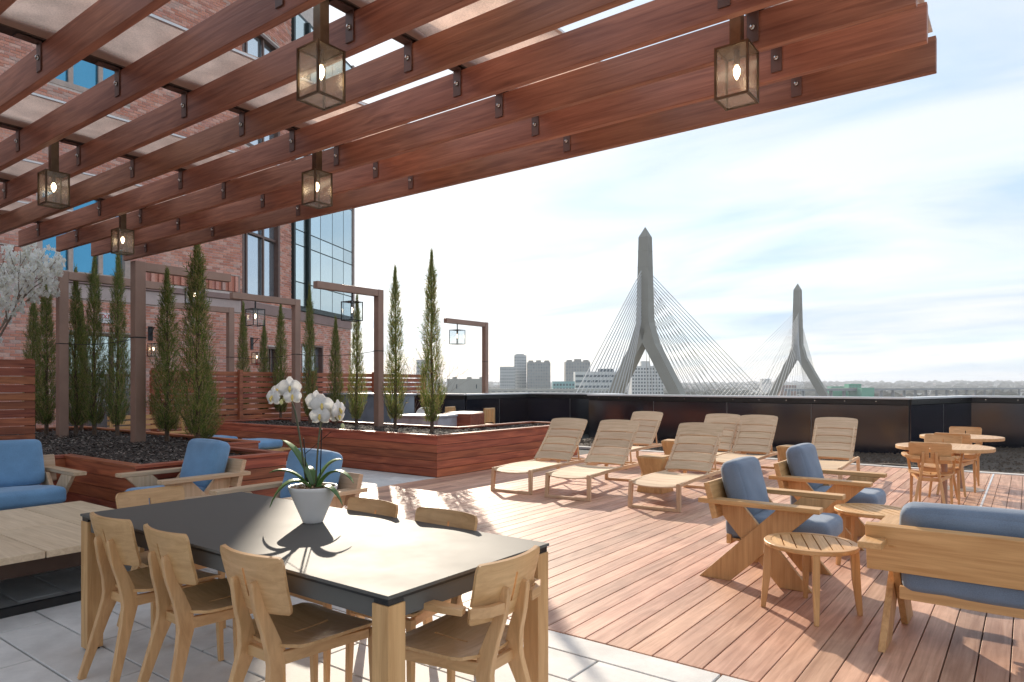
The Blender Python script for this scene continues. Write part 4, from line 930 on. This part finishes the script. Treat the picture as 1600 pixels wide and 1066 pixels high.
# ------------------------------------------------------------------ sun loungers and stools
def lounger(label):
    t = thing('sun_lounger', label, 'sun lounger', (0, 0, 0), 0, 'teak sun loungers'); T = lambda a: M['grey_teak_' + a]; w = .31
    def zc(y): return .325 + .02 * math.cos((y - .55) * 2.4) - .022
    us = [-1, -.96, -.8, -.4, 0, .4, .8, .96, 1]
    ys = [-.03 + 1.14 * k / 6 for k in range(7)]
    for k in range(6):
        a, b = ys[k] + .004, ys[k + 1] - .004; vs = [0, .1, .35, .65, .9, 1]
        def fn(u, v, a=a, b=b, k=k):
            y = a + (b - a) * v; x = u * w
            if k == 0: y += -.05 * (1 - u * u) * (1 - v) + .035 * u ** 4 * (1 - v); x *= 1 - .06 * (1 - v) ** 2
            return (x, y, zc(y) - .012 * (1 - u * u) - (.02 * (1 - v) ** 3 if k == 0 else 0)), (0, 0, 1)
        surf_panel(us, vs, fn, .014).build('seat_slat', T('x'), t)
    y0, z0 = 1.125, .335; L = .85; th = R(44); ca, sa = cos(th), sin(th)
    bs = [0, .2, .385, .56, .735, 1]
    for k in range(5):
        a, b = bs[k] * L + .0075, bs[k + 1] * L - .0075; hl = (3, 4) if k == 3 else None
        def fn(u, v, a=a, b=b, k=k):
            d = a + (b - a) * v; x = u * w * (.985 + .03 * d / L)
            if k == 4: x *= 1 - .05 * max(0, (v - .8) / .2) ** 2; d -= .012 * u ** 6 * max(0, v - .5) * 2
            bow = .03 * math.sin(pi * d / L) - .02 * (1 - u * u)
            return (x, y0 + d * ca - bow * -sa, z0 + d * sa - bow * ca), (0, -sa, ca)
        surf_panel(us, [0, .08, .3, .6, .8, .92, 1], fn, .014).build('back_slat', T('x'), t)
    for s in (-1, 1):
        MB().rect_sweep([(s * .285, -.005, .30), (s * .288, .6, .305), (s * .288, 1.2, .30), (s * .288, 1.93, .285)], .014, .024, (1, 0, 0)).build('side_rail', T('y'), t, bev=.004)
        MB().rect_sweep([(s * .272, y0 - .02, z0 - .035), (s * .272, y0 + L * .9 * ca, z0 + L * .9 * sa - .035)], .011, .018, (1, 0, 0)).build('back_rail', T('y'), t, bev=.003)
        MB().rect_sweep([(s * .25, y0 + .42, .315), (s * .25, y0 + .34, z0 + .39 - .06)], .010, .012, (1, 0, 0)).build('back_strut', T('z'), t, bev=.002)
        MB().rect_sweep([(s * .292, .012, .318), (s * .303, -.008, .0)], [.026, .023], [.024, .021], (1, 0, 0)).build('leg', T('z'), t, bev=.005)
        MB().rect_sweep([(s * .29, 1.885, .30), (s * .30, 1.915, .0)], [.026, .023], [.024, .021], (1, 0, 0)).build('leg', T('z'), t, bev=.005)
    for y in (-.008, 1.915): MB().box(-.283, .283, y - .018, y + .018, .0005, .034).build('floor_bar', T('x'), t, bev=.004)
    for y in (.02, .5, 1.08, 1.62, 1.9): MB().box(-.272, .272, y - .016, y + .016, .272, .30).build('cross_rail', T('x'), t, bev=.003)
    return t
L0 = lounger('teak sun lounger nearest the corner of the long planter, leftmost in the front row')
L0.location = (-5.60, 7.44, 0); L0.rotation_euler = (0, 0, R(5))
for x, y, rz, lb in ((-4.71, 7.45, 5.5, 'teak sun lounger second from the planter in the front row'), (-3.505, 7.43, 3.5, 'teak sun lounger in the front row nearest the denim lounge chairs'),
                     (-5.83, 10.62, 4, 'teak sun lounger of the back row nearest the planter, behind the front pair'), (-4.30, 10.44, 3, 'teak sun lounger of the back row largely hidden by the front one beside it'),
                     (-3.62, 10.34, 3.5, 'teak sun lounger of the back row between the hidden one and a block stool'), (-2.36, 10.2, 3.5, 'teak sun lounger of the back row standing alone nearest the bistro tables')):
    dup(L0, (x, y, 0), rz, lb)
def stool(label):
    t = thing('block_stool', label, 'stool', (0, 0, 0), 0, 'carved teak block stools')
    mb = MB(); a = .19; rings = []
    for z, q, tw in ((0, 1, 0), (.012, 1.0, 0), (.25, .80, 0), (.463, 1.0, 0), (.475, .985, 0)):
        c = .32 if z in (.25,) else .06
        rings.append([(sx * a * q * k1, sy * a * q * k2, z) for sx, sy, k1, k2 in ((1, -1, 1 - c * .2, 1), (1, -1, 1, 1 - c), (1, 1, 1, 1 - c), (1, 1, 1 - c, 1), (-1, 1, 1 - c, 1), (-1, 1, 1, 1 - c), (-1, -1, 1, 1 - c), (-1, -1, 1 - c, 1))])
    n = 4                                       # laminated staves
    mb.sweep(rings); mb.build('block', M['teak_z'], t)
    MB().box(-.17, .17, -.17, .17, .4755, .487).build('top', M['teak_x'], t, bev=.004)
    return t
S0 = stool('carved teak block stool between the two nearest sun loungers'); S0.location = (-4.10, 8.72, 0)
dup(S0, (-4.97, 11.36, 0), 8, 'carved teak block stool by the black wall, behind the front loungers'); dup(S0, (-3.0, 11.4, 0), -6, 'carved teak block stool beside the lone sun lounger')

# ------------------------------------------------------------------ ottomans and things behind the planters
def ottoman(loc, rz, label):
    t = thing('ottoman', label, 'ottoman', loc, rz, 'blue topped ottomans'); T = lambda a: M['teak_' + a]; h = .43
    for k in range(6): MB().box(-h + 2 * h * k / 6 + .003, -h + 2 * h * (k + 1) / 6 - .003, -h, h, .30, .335).build('plank', T('y'), t, bev=.003)
    for s in (-1, 1):
        MB().prism([(-.40, .298), (-.22, .298), (.34, 0), (.16, 0)], s * .36, s * .325, 'x').build('leg', T('z'), t); MB().prism([(.22, .298), (.40, .298), (-.16, 0), (-.34, 0)], s * .3235, s * .288, 'x').build('leg', T('z'), t)
    c = cushion(.70, .70, .15, .055, .02).build('cushion', M['blue'], t, smooth=True, at=(0, 0, .413)); piping(.685, .685, .03).build('piping', M['blue'], c, smooth=True)
ottoman((-10.85, 6.92, 0), 8, 'blue cushioned ottoman nearer the orchid, at the foot of the long planter'); ottoman((-12.15, 6.85, 0), 5, 'blue cushioned ottoman farther left, partly behind a juniper')
def rear_bits():
    t = thing('bar_counter', 'tall blue grey stone counter behind the long planter', 'counter', (-14.0, 12.2, 0))
    MB().box(-1.4, 1.4, -.4, .4, 0, 1.18).build('body', M['greystone'], t, bev=.01); MB().box(-1.44, 1.44, -.44, .44, 1.181, 1.225).build('top', M['palestone'], t, bev=.006)
    t = thing('fire_pit', 'low veined grey stone block table behind the planter corner', 'fire pit', (-10.9, 11.3, 0), 12)
    MB().box(-.55, .55, -.42, .42, 0, .73).build('body', M['palestone'], t, bev=.012); MB().box(-.58, .58, -.45, .45, .731, .775).build('top', M['palestone'], t, bev=.006)
    t = cushion(.5, .42, .62, .2, .05).build('white_bundle', M['white_cloth'], None, smooth=True, at=(-11.6, 11.95, .56)); tag(t, 'crumpled white covered bundle behind the grey stone block', 'cover')
    t.scale = (1, 1, 1)
    b = thing('bundle_stand', 'small dark stand under the white covered bundle', 'stand', (-11.6, 11.95, 0)); MB().box(-.2, .2, -.2, .2, .0, .25).build('body', M['black_metal'], b)
    t = thing('storage_box', 'brown two tier timber box behind the planter', 'box', (-10.55, 12.15, 0), 14)
    MB().box(-.36, .36, -.36, .36, 0, .40).build('lower_tier', M['ipe_x'], t, bev=.01); MB().box(-.365, .365, -.365, .365, .412, .79).build('upper_tier', M['ipe_x'], t, bev=.01)
    t = thing('bistro_table', 'small square table by the far lamp post', 'table', (-11.65, 13.55, 0)); MB().box(-.35, .35, -.35, .35, .72, .75).build('top', M['palestone'], t); MB().box(-.03, .03, -.03, .03, .02, .719).build('column', M['black_metal'], t); MB().box(-.22, .22, -.22, .22, 0, .02).build('base_plate', M['black_metal'], t)
    def sc(loc, rz, lb):
        t = thing('slatted_chair', lb, 'chair', loc, rz, 'slatted chairs by the far lamp post')
        for k in range(5): MB().box(-.21 + .09 * k, -.14 + .09 * k, -.235, -.215, .50, .82).build('back_slat', M['teak_z'], t)
        MB().box(-.23, .23, -.24, -.21, .82, .86).build('top_rail', M['teak_x'], t); MB().box(-.22, .22, -.2, .22, .43, .455).build('seat', M['teak_x'], t)
        for s in (-1, 1):
            MB().box(s * .22 - .02, s * .22 + .02, -.24, -.2005, 0, .82).build('leg', M['teak_z'], t); MB().box(s * .2 - .02, s * .2 + .02, .18, .22, 0, .4295).build('leg', M['teak_z'], t)
    sc((-11.1, 13.5, 0), 95, 'slatted teak chair right of the small square table'); sc((-12.15, 13.75, 0), -80, 'slatted teak chair left of the small square table')
    t = thing('garden_bench', 'pale teak slatted bench glimpsed between the juniper stems of the near planter', 'bench', (-14.6, 7.0, 0), -90)
    for k in range(5): MB().box(-.8, .8, -.25 + .1 * k, -.17 + .1 * k, .42, .445).build('seat_slat', M['teak_x'], t)
    for k in range(3): MB().box(-.8, .8, -.30, -.275, .52 + .11 * k, .60 + .11 * k).build('back_slat', M['teak_x'], t)
    for x in (-.74, .74): MB().box(x - .03, x + .03, -.27, -.21, 0, .4195).build('leg', M['teak_z'], t); MB().box(x - .03, x + .03, .2, .25, 0, .4195).build('leg', M['teak_z'], t); MB().box(x - .03, x + .03, -.27, -.251, .446, .85).build('back_post', M['teak_z'], t)
rear_bits()

# ------------------------------------------------------------------ junipers
def juniper_mesh(seed, n):
    rnd = random.Random(seed); mb = MB(); lean = rnd.uniform(-.02, .02); blobs = [(rnd.random(), rnd.uniform(0, 6.28), rnd.uniform(.35, 1.55)) for _ in range(34)]
    for i in range(n):
        t = rnd.random() ** 1.15; t = .07 + .93 * t
        prof = (min(1, (t - .02) / .20) ** .8) * ((1 - t) ** .95 * .95 + .16 * (1 - t) ** .4) + .008
        a = rnd.uniform(0, 2 * pi)
        lump = 1.0
        for bt, ba, bs in blobs:
            d = abs(t - bt) * 9 + abs(math.atan2(sin(a - ba), cos(a - ba))) * .8
            if d < 1: lump = lump * (1 - (1 - d) * .8) + bs * (1 - d) * .8
        r = prof * .36 * lump * (.35 + .65 * math.sqrt(rnd.random())) if rnd.random() < .9 else prof * .36 * 1.15
        c = Vector((r * cos(a) + lean * t, r * sin(a), t * 3.0))
        out = Vector((cos(a), sin(a), 0)); d = (out * rnd.uniform(.15, .95) + Vector((0, 0, 1)) + Vector((rnd.uniform(-.45, .45), rnd.uniform(-.45, .45), 0))).normalized()
        if t > .9: d = Vector((rnd.uniform(-.2, .2), rnd.uniform(-.2, .2), 1)).normalized()
        L = rnd.uniform(.06, .19) * (1.1 - .1 * t) * (1.5 if rnd.random() < .06 else 1); side = d.cross(out + Vector((rnd.uniform(-.5, .5), rnd.uniform(-.5, .5), rnd.uniform(-.3, .3)))).normalized(); nn = d.cross(side)
        w = L * .05
        vs = [c - side * w, c + side * w, c + d * L]; fs = [(0, 1, 2)]
        for q in range(5):
            u = .12 + .16 * q; sg = 1 if q % 2 else -1; b = c + d * (L * u); e = (d * .8 + side * sg * .75 + nn * rnd.uniform(-.5, .5)).normalized(); l2 = L * rnd.uniform(.35, .55) * (1 - u * .4)
            k = len(vs); vs += [b - d * w, b + d * w, b + e * l2]; fs.append((k, k + 1, k + 2))
        mb.add(vs, fs)
    me = bpy.data.meshes.new('crown'); me.from_pydata(mb.v, [], mb.f); me.materials.append(M['juniper']); return me
def trunk_mesh(seed):
    rnd = random.Random(seed); mb = MB(); mb.tube([(0, 0, -.03), (.01, .005, .5), (-.01, .01, 1.4), (0, 0, 2.8)], [.035, .03, .02, .004], 7)
    for i in range(46):
        z = .2 + 2.3 * rnd.random(); a = rnd.uniform(0, 6.28); l = .26 * (1 - z / 3.2); mb.tube([(0, 0, z), (cos(a) * l * .6, sin(a) * l * .6, z + l * .6), (cos(a) * l, sin(a) * l, z + l * 1.5)], [.007, .005, .002], 4)
    return mb.build('trunk', M['bark']).data
JM = [juniper_mesh(40 + i, 2300) for i in range(5)]; TM = None
def make_trunk():
    global TM
    TM = trunk_mesh(5)
    for o in [o for o in COL.objects if o.data is TM]: bpy.data.objects.remove(o)
make_trunk()
def juniper(i, x, y, z, h, wide, label):
    t = thing('juniper_tree', label, 'tree', (x, y, z), (i * 77) % 360, 'slender columnar junipers in the planters'); k = h / 3.0
    c = link('crown', JM[i % 5], t); c.scale = (wide * .9, wide * .9, k); q = link('trunk', TM, t); q.scale = (1, 1, k)
J = [(-13.50, 4.64, 2.75, .66, 'columnar juniper next to the slatted screen, left of the first lamp post'), (-12.86, 4.86, 2.75, .60, 'columnar juniper right beside the first lamp post'),
     (-12.54, 5.02, 3.0, .64, 'columnar juniper with its tip before the blue windows, middle of three'), (-12.22, 5.25, 3.05, .66, 'columnar juniper just left of the thick pergola post'),
     (-10.38, 5.16, 2.55, .76, 'bronze tinted columnar juniper just right of the thick pergola post'), (-9.10, 4.94, 2.85, .86, 'widest and tallest juniper, by the first ottoman at the planter end'),
     (-14.25, 4.7, 2.45, .6, 'thin columnar juniper behind the white blossom'), (-13.9, 5.35, 2.3, .55, 'small columnar juniper half hidden behind the slatted screen'), (-9.75, 5.4, 1.25, .7, 'short shrubby juniper behind the tallest one')]
for i, (x, y, h, w, lb) in enumerate(J): juniper(i, x, y, .57, h, w, lb)
J2 = [(-16.9, 10.45, 3.0, .66, 'slim juniper before the brick, right of the second lamp post'), (-15.65, 10.25, 2.45, .62, 'shorter slim juniper below the small wall lantern'), (-15.0, 10.3, 2.85, .68, 'slim juniper left of the post before the glazed bay')]
for i, (x, y, h, w, lb) in enumerate(J2): juniper(i + 2, x, y, .55, h, w, lb)
J3 = [(-12.35, 9.2, 2.9, .56, 'slim juniper before the glazed bay, behind the first orchid flowers'), (-11.55, 9.25, 2.2, .58, 'slim juniper directly below the lantern of the glazed bay'), (-10.95, 9.3, 2.62, .58, 'slim juniper against the sky, left of the tall lamp post'),
      (-9.72, 9.2, 3.05, .66, 'slim juniper against the sky, right of the tall lamp post'), (-8.52, 8.95, 3.15, .72, 'slim juniper at the corner of the long planter, against the sky')]
for i, (x, y, h, w, lb) in enumerate(J3): juniper(i + 1, x, y, .57, h, w, lb)

# ------------------------------------------------------------------ blossom tree and bare shrubs
def branchy(mb, rnd, p, d, L, r, depth, tips, spread=.6, k=5):
    q = p + d * L; mid = p + d * (L * .5) + Vector((rnd.uniform(-1, 1), rnd.uniform(-1, 1), rnd.uniform(-.3, .6))) * L * .07
    mb.tube([p, mid, q], [r, r * .85, r * .65], k, caps=False)
    tips.append((mid, d)); tips.append((q, d))
    if depth == 0: return
    for i in range(rnd.choice((2, 3))):
        e = (d + Vector((rnd.uniform(-1, 1), rnd.uniform(-1, 1), rnd.uniform(-.35, .6))) * spread).normalized(); branchy(mb, rnd, q if i else mid.lerp(q, .6), e, L * rnd.uniform(.62, .85), r * .62, depth - 1, tips, spread, k)
def blossom_tree():
    t = thing('blossom_tree', 'white flowering tree behind the slatted screen at the left edge', 'tree', (-12.5, 3.45, .57)); t.scale = (1.1, 1.1, 1.45); rnd = random.Random(12); mb = MB(); tips = []
    mb.tube([(0, 0, -.03), (.03, .02, .5), (.0, .0, 1.0)], [.045, .04, .035], 7)
    for i in range(7):
        a = i * .9 + rnd.uniform(-.3, .3); branchy(mb, rnd, Vector((0, 0, .75 + .05 * i)), Vector((cos(a) * .55, sin(a) * .55, .8)).normalized(), .55, .018, 3, tips, .75, 5)
    mb.build('trunk', M['twig'], t); bl = MB()
    for (p, d) in tips:
        if p.z < .7 or rnd.random() < .42: continue
        for c in range(rnd.choice((9, 13, 17))):
            q = p + Vector((rnd.uniform(-1, 1), rnd.uniform(-1, 1), rnd.uniform(-1, 1))) * .06; f = Vector((rnd.uniform(-1, 1), rnd.uniform(-1, 1), rnd.uniform(-.3, 1))).normalized(); a = f.orthogonal().normalized(); b = f.cross(a); s = rnd.uniform(.024, .038)
            for m in range(5):
                g = m * 2 * pi / 5; e = a * cos(g) + b * sin(g); h = f.cross(e); bl.add([q, q + e * s * .6 + h * s * .42 + f * s * .2, q + e * s * 1.1 + f * s * .35, q + e * s * .6 - h * s * .42 + f * s * .2], [(0, 1, 2, 3)])
    bl.raw('blossom', M['blossom'], t, kind='stuff')
blossom_tree()
def bare_shrub(x, y, z, h, seed, label):
    t = MB(); rnd = random.Random(seed); tips = []
    for i in range(6):
        a = rnd.uniform(0, 6.28); branchy(t, rnd, Vector((0, 0, 0)), Vector((cos(a) * .3, sin(a) * .3, 1)).normalized(), h * .36, .010, 4, tips, .5, 4)
    o = t.build('bare_shrub', M['twig'], None, at=(x, y, z)); tag(o, label, 'shrub', 'bare shrubs by the long slatted screen')
bare_shrub(-14.2, 15.1, 0, 2.5, 3, 'bare branching shrub in front of the long screen, right of the tall lamp post'); bare_shrub(-14.4, 14.2, 0, 2.2, 8, 'bare branching shrub in front of the long screen, behind the tall lamp post')

# ------------------------------------------------------------------ city, hills, bridge
GZ = -28.0
def land():
    mb = MB(); R0 = 8800; n = 48
    mb.v.append((0, 0, GZ)); mb.v += [(R0 * cos(2 * pi * i / n), R0 * sin(2 * pi * i / n), GZ) for i in range(n)]; mb.f += [(0, i + 1, (i + 1) % n + 1) for i in range(n)]
    mb.raw('city_ground', M['ground'], None, kind='structure')
    mb = MB(); na, nr = 220, 14
    for j in range(nr + 1):
        for i in range(na + 1):
            a = R(-75 + 150 * i / na) + R(36.9) + pi / 2 - R(0); r = 2600 + 4200 * j / nr
            a = R(90) + R(36.93) + R(80) - R(160) * i / na; x, y = r * cos(a), r * sin(a)
            env = math.sin(pi * min(1, j / nr * 1.25 if j / nr < .8 else 1)) if j < nr else 0
            hgt = (16 + 12 * noise.noise((x / 1500, y / 1500, 2)) + 6 * noise.noise((x / 420, y / 420, 5)) + 3 * noise.noise((x / 110, y / 110, 8)) + 9 * j / nr)
            mb.v.append((x, y, GZ - 3 + max(0, hgt) * (min(1, j / 3) if j < nr else 0)))
    for j in range(nr):
        for i in range(na): q = j * (na + 1) + i; mb.f.append((q, q + 1, q + na + 2, q + na + 1))
    hills = mb.raw('wooded_hills', M['land'], None, kind='structure', smooth=True)
    rnd = random.Random(77); bx = MB()
    for i in range(2600):
        a = R(90) + R(36.93) + R(rnd.uniform(-42, 42)); r = rnd.uniform(600, 5200); x, y = r * cos(a), r * sin(a); s = rnd.uniform(4, 11) * (1 + r / 4000); hh = rnd.uniform(5, 11) * (1 + r / 6000)
        z = GZ
        if r > 2700:
            j = (r - 2600) / 300; z = GZ - 3 + max(0, 16 + 12 * noise.noise((x / 1500, y / 1500, 2)) + 6 * noise.noise((x / 420, y / 420, 5)) + 9 * j / 14) * min(1, j / 3) - 3
        bx.box(x - s, x + s, y - s * .7, y + s * .7, z, z + hh)
    bx.raw('distant_town', M['town'], None, kind='stuff')
    tr = MB(); rnd = random.Random(78)
    for i in range(5200):
        a = R(90) + R(36.93) + R(rnd.uniform(-42, 42)); r = rnd.uniform(900, 5600); x, y = r * cos(a), r * sin(a); s = rnd.uniform(5, 12) * (1 + r / 5000); z = GZ
        if r > 2700:
            j = (r - 2600) / 300; z = GZ - 3 + max(0, 16 + 12 * noise.noise((x / 1500, y / 1500, 2)) + 6 * noise.noise((x / 420, y / 420, 5)) + 9 * j / 14) * min(1, j / 3) - 2
        tr.add([(x - s, y, z), (x, y - s, z), (x + s, y, z), (x, y + s, z), (x - s * .6, y - s * .4, z + s * .9), (x + s * .6, y + s * .3, z + s), (x, y, z + s * 1.3)], [(0, 1, 4), (1, 2, 5, 4), (2, 3, 5), (3, 0, 4, 5), (4, 5, 6)])
    tr.raw('distant_trees', M['land'], None, kind='stuff')
land()
FWD = Vector((-.6008, .7994, 0)); RT = Vector((.7994, .6008, 0))
def at(r, d, z=0): v = RT * r + FWD * d; return Vector((v.x, v.y, z))
def tower_block(px, d, w, dep, z1, label, wall, pane, nx, floors, cat='building', roof=None, ang=0, z0=GZ, vis=10.0, group=None, crown=None, ww=.6, wh=.5):
    """px: bearing as metres right per metre forward"""
    c = at(px * d, d, 0); t = thing('city_building', label, cat, (c.x, c.y, 0), 36.93 + ang, group)
    MB().box(-w / 2, w / 2, 0, dep, z0, z1).build('wall', wall, t)
    fh = (z1 - 1 + vis) / floors; m = None; cw = w / nx
    for f in range(floors):
        for i in range(nx):
            for face in (0,):
                if m is None: o = MB().box(-cw * ww / 2, cw * ww / 2, -.12, .25, 0, fh * wh).build('window', pane, t); m = o.data
                else: o = link('window', m, t)
                o.location = (-w / 2 + cw * (i + .5), 0, -vis + fh * f + fh * .25)
    if roof:
        for (x0, x1, y0, y1, h) in roof: MB().box(x0, x1, y0, y1, z1 + .01, z1 + h).build('roof_house', crown or wall, t)
    return t
def city():
    b = lambda px: (px - 800) / 1075
    zt = lambda py, d: 1.47 + (600 - py) * d / 1075
    tower_block(b(662), 520, 11, 12, zt(562, 520), 'pale narrow tower left of the corner juniper, far behind', M['bldg_c'], M['farpane2'], 4, 9)
    tower_block(b(729), 330, 19, 16, zt(592, 330), 'low windowless concrete building with roof boxes, left of the far lamp post', M['conc2'], M['farpane'], 2, 1, roof=[(-7, -5, 2, 5, .9), (0, 2.2, 2, 5, .9), (6, 8, 2, 5, .9)], vis=2, ww=.05, wh=.4)
    tower_block(b(793), 620, 14, 16, zt(573, 620), 'lower grey slab joined left of the stepped apartment tower', M['bldg_a'], M['farpane2'], 7, 9)
    tower_block(b(813), 640, 11.5, 16, zt(555, 640), 'tallest pale apartment tower with stepped top', M['bldg_a'], M['farpane2'], 5, 14, roof=[(-4.5, 3.5, 2, 9, 1.2)])
    tower_block(b(842), 625, 21, 18, zt(566, 625), 'brown grey apartment tower with gabled roof edge, right of the tallest', M['bldg_b'], M['farpane2'], 9, 11, roof=[(-9.5, -5, 1, 8, 1.6), (-2.5, 2, 1, 8, 1.8), (5, 9.5, 1, 8, 1.6)], ww=.55, wh=.6)
    tower_block(b(903), 600, 21.5, 18, zt(565, 600), 'dark apartment tower with gabled roof edge, left of the bridge', M['bldg_b'], M['farpane2'], 9, 11, roof=[(-9.5, -5, 1, 8, 1.4), (-3, 3, 1, 8, 2.2), (5, 9.5, 1, 8, 1.4)], ww=.5, wh=.6)
    tower_block(b(881), 470, 15, 14, zt(596, 470), 'low teal glazed building before the dark tower', M['bldg_d'], M['farpane'], 7, 3, vis=6)
    tower_block(b(932), 500, 31, 14, zt(581, 500), 'white office block with dark ribbon windows beside the bridge cables', M['bldg_c'], M['farpane'], 5, 5, ww=.92, wh=.42, roof=[(2, 13, 2, 9, 2.2)], crown=M['farpane'])
    tower_block(b(1012), 560, 26, 16, zt(572, 560), 'white building of many small windows seen between the bridge legs', M['bldg_c'], M['farpane'], 11, 9, roof=[(-5, 2, 2, 9, 4)], ww=.5, wh=.5)
    tower_block(b(860), 430, 90, 10, zt(608, 430), 'long low brown roofed block just above the parapet', M['conc2'], M['farpane'], 24, 1, vis=4, wh=.3)
    for k, (px, d, w, py) in enumerate(((1312, 900, 22, 604), (1336, 880, 16, 600), (1356, 860, 16, 606))):
        tower_block(b(px), d, w, 12, zt(py, d), ['left one of three small green steel buildings right of the far bridge tower', 'tallest of three small green steel buildings', 'right hand one of three small green steel buildings'][k], M['green'], M['farpane'], 4, 2, vis=4, wh=.3, group='small green steel buildings')
    tower_block(b(1232), 900, 22, 14, zt(602, 900), 'reddish brick block between the legs of the far bridge tower', M['town'], M['farpane'], 7, 4, vis=6)
    tower_block(b(1198), 1500, 20, 14, zt(592, 1500), 'small grey block on the hill left of the far bridge tower', M['bldg_a'], M['farpane'], 5, 4, vis=-1)
    p = at(330, 820, 0); q = at(900, 1150, 0)
    t = thing('road_viaduct', 'long dark elevated road on piers in the distance at right', 'viaduct'); a = Vector((p.x, p.y, -6)); c = Vector((q.x, q.y, -6))
    MB().bar(a, c, 14, 2.2).build('deck', M['viaduct'], t); MB().bar(a + Vector((0, 0, 2)), c + Vector((0, 0, 2)), 13, .8).build('parapet', M['conc2'], t)
    for i in range(26): v = a.lerp(c, i / 25); MB().box(v.x - 1.5, v.x + 1.5, v.y - 3, v.y + 3, GZ, -7.2).build('pier', M['viaduct'], t)
city()
def bridge():
    ax = (RT * .63 + FWD * .777).normalized(); pr = Vector((ax.y, -ax.x, 0))
    deck_z = -14.0
    t0 = thing('road_deck', 'road deck of the cable stayed bridge', 'bridge deck', (0, 0, 0))
    T1 = at(42.6, 220); T2 = at(142.6, 343.5)
    a = T1 - ax * 75; c = T2 + ax * 90; MB().bar(Vector((a.x, a.y, deck_z - .8)), Vector((c.x, c.y, deck_z - .8)), 23, 1.6).build('deck', M['concrete'], t0)
    for i, (T, lb) in enumerate(((T1, 'near concrete bridge tower shaped like an upturned Y with pointed tip and fanned cables'), (T2, 'far concrete bridge tower shaped like an upturned Y with pointed tip and fanned cables'))):
        t = thing('bridge_tower', lb, 'bridge tower', (T.x, T.y, 0), 0, 'towers of the cable stayed bridge'); H_ = 51.6
        def sec(cx, w, z, dd): return [pr * (cx - w) - ax * dd + Vector((0, 0, z)), pr * (cx + w) - ax * dd + Vector((0, 0, z)), pr * (cx + w) + ax * dd + Vector((0, 0, z)), pr * (cx - w) + ax * dd + Vector((0, 0, z))]
        MB().sweep([sec(0, 2.25, 20.5, 2.05), sec(0, 2.08, 26, 1.92), sec(0, 1.62, H_ - 3.3, 1.52), sec(0, .05, H_, .05)]).build('mast', M['concrete'], t)
        for s in (-1, 1): MB().sweep([sec(s * .28, 1.96, 21.2, 2.03), sec(s * 2.15, 2.05, 14.4, 2.06), sec(s * 10.7, 1.98, -1.0, 2.05), sec(s * 17.9, 2.1, deck_z, 2.1), sec(s * 14, 2.6, GZ, 3)]).build('leg', M['concrete'], t)
        for zz in (28, 33, 38.6, 43.8): MB().sweep([sec(0, 2.28 - (zz - 20) * .0205, zz, 2.085 - (zz - 20) * .0175), sec(0, 2.28 - (zz - 20) * .0205, zz + .14, 2.085 - (zz - 20) * .0175)]).build('joint_band', M['concrete'], t)
        sg = 1 if i == 0 else -1; n = 15; rad = .15 if i == 0 else .13
        for k in range(n):
            f = k / (n - 1); za = 36.5 - 15.5 * f
            sb = 52 - 36 * f                                   # back span: one plane at the middle
            MB().tube([-ax * sg * 2.1 + Vector((0, 0, za + .8)) - pr * .3, -ax * sg * sb + Vector((0, 0, deck_z))], rad, 4).build('cable', M['cable'], t)
            sm = 108 - 84 * f                                  # main span: two planes at the deck edges
            for e in (-1, 1): MB().tube([ax * sg * 2.1 + pr * e * 1.2 + Vector((0, 0, za)), ax * sg * sm + pr * e * 11.4 + Vector((0, 0, deck_z))], rad * .8, 4).build('cable', M['cable'], t)
bridge()

def haze():
    m = bpy.data.materials.new('haze_air'); m.use_nodes = True; N = m.node_tree.nodes; N.clear(); out = N.new('ShaderNodeOutputMaterial'); v = N.new('ShaderNodeVolumePrincipled')
    v.inputs['Density'].default_value = 0.00016; v.inputs['Color'].default_value = (.86, .91, 1, 1); v.inputs['Anisotropy'].default_value = .2; m.node_tree.links.new(v.outputs[0], out.inputs['Volume'])
    MB().box(-9000, 9000, -9000, 9000, -34, 75).build('haze', m, None, kind='stuff')
haze()
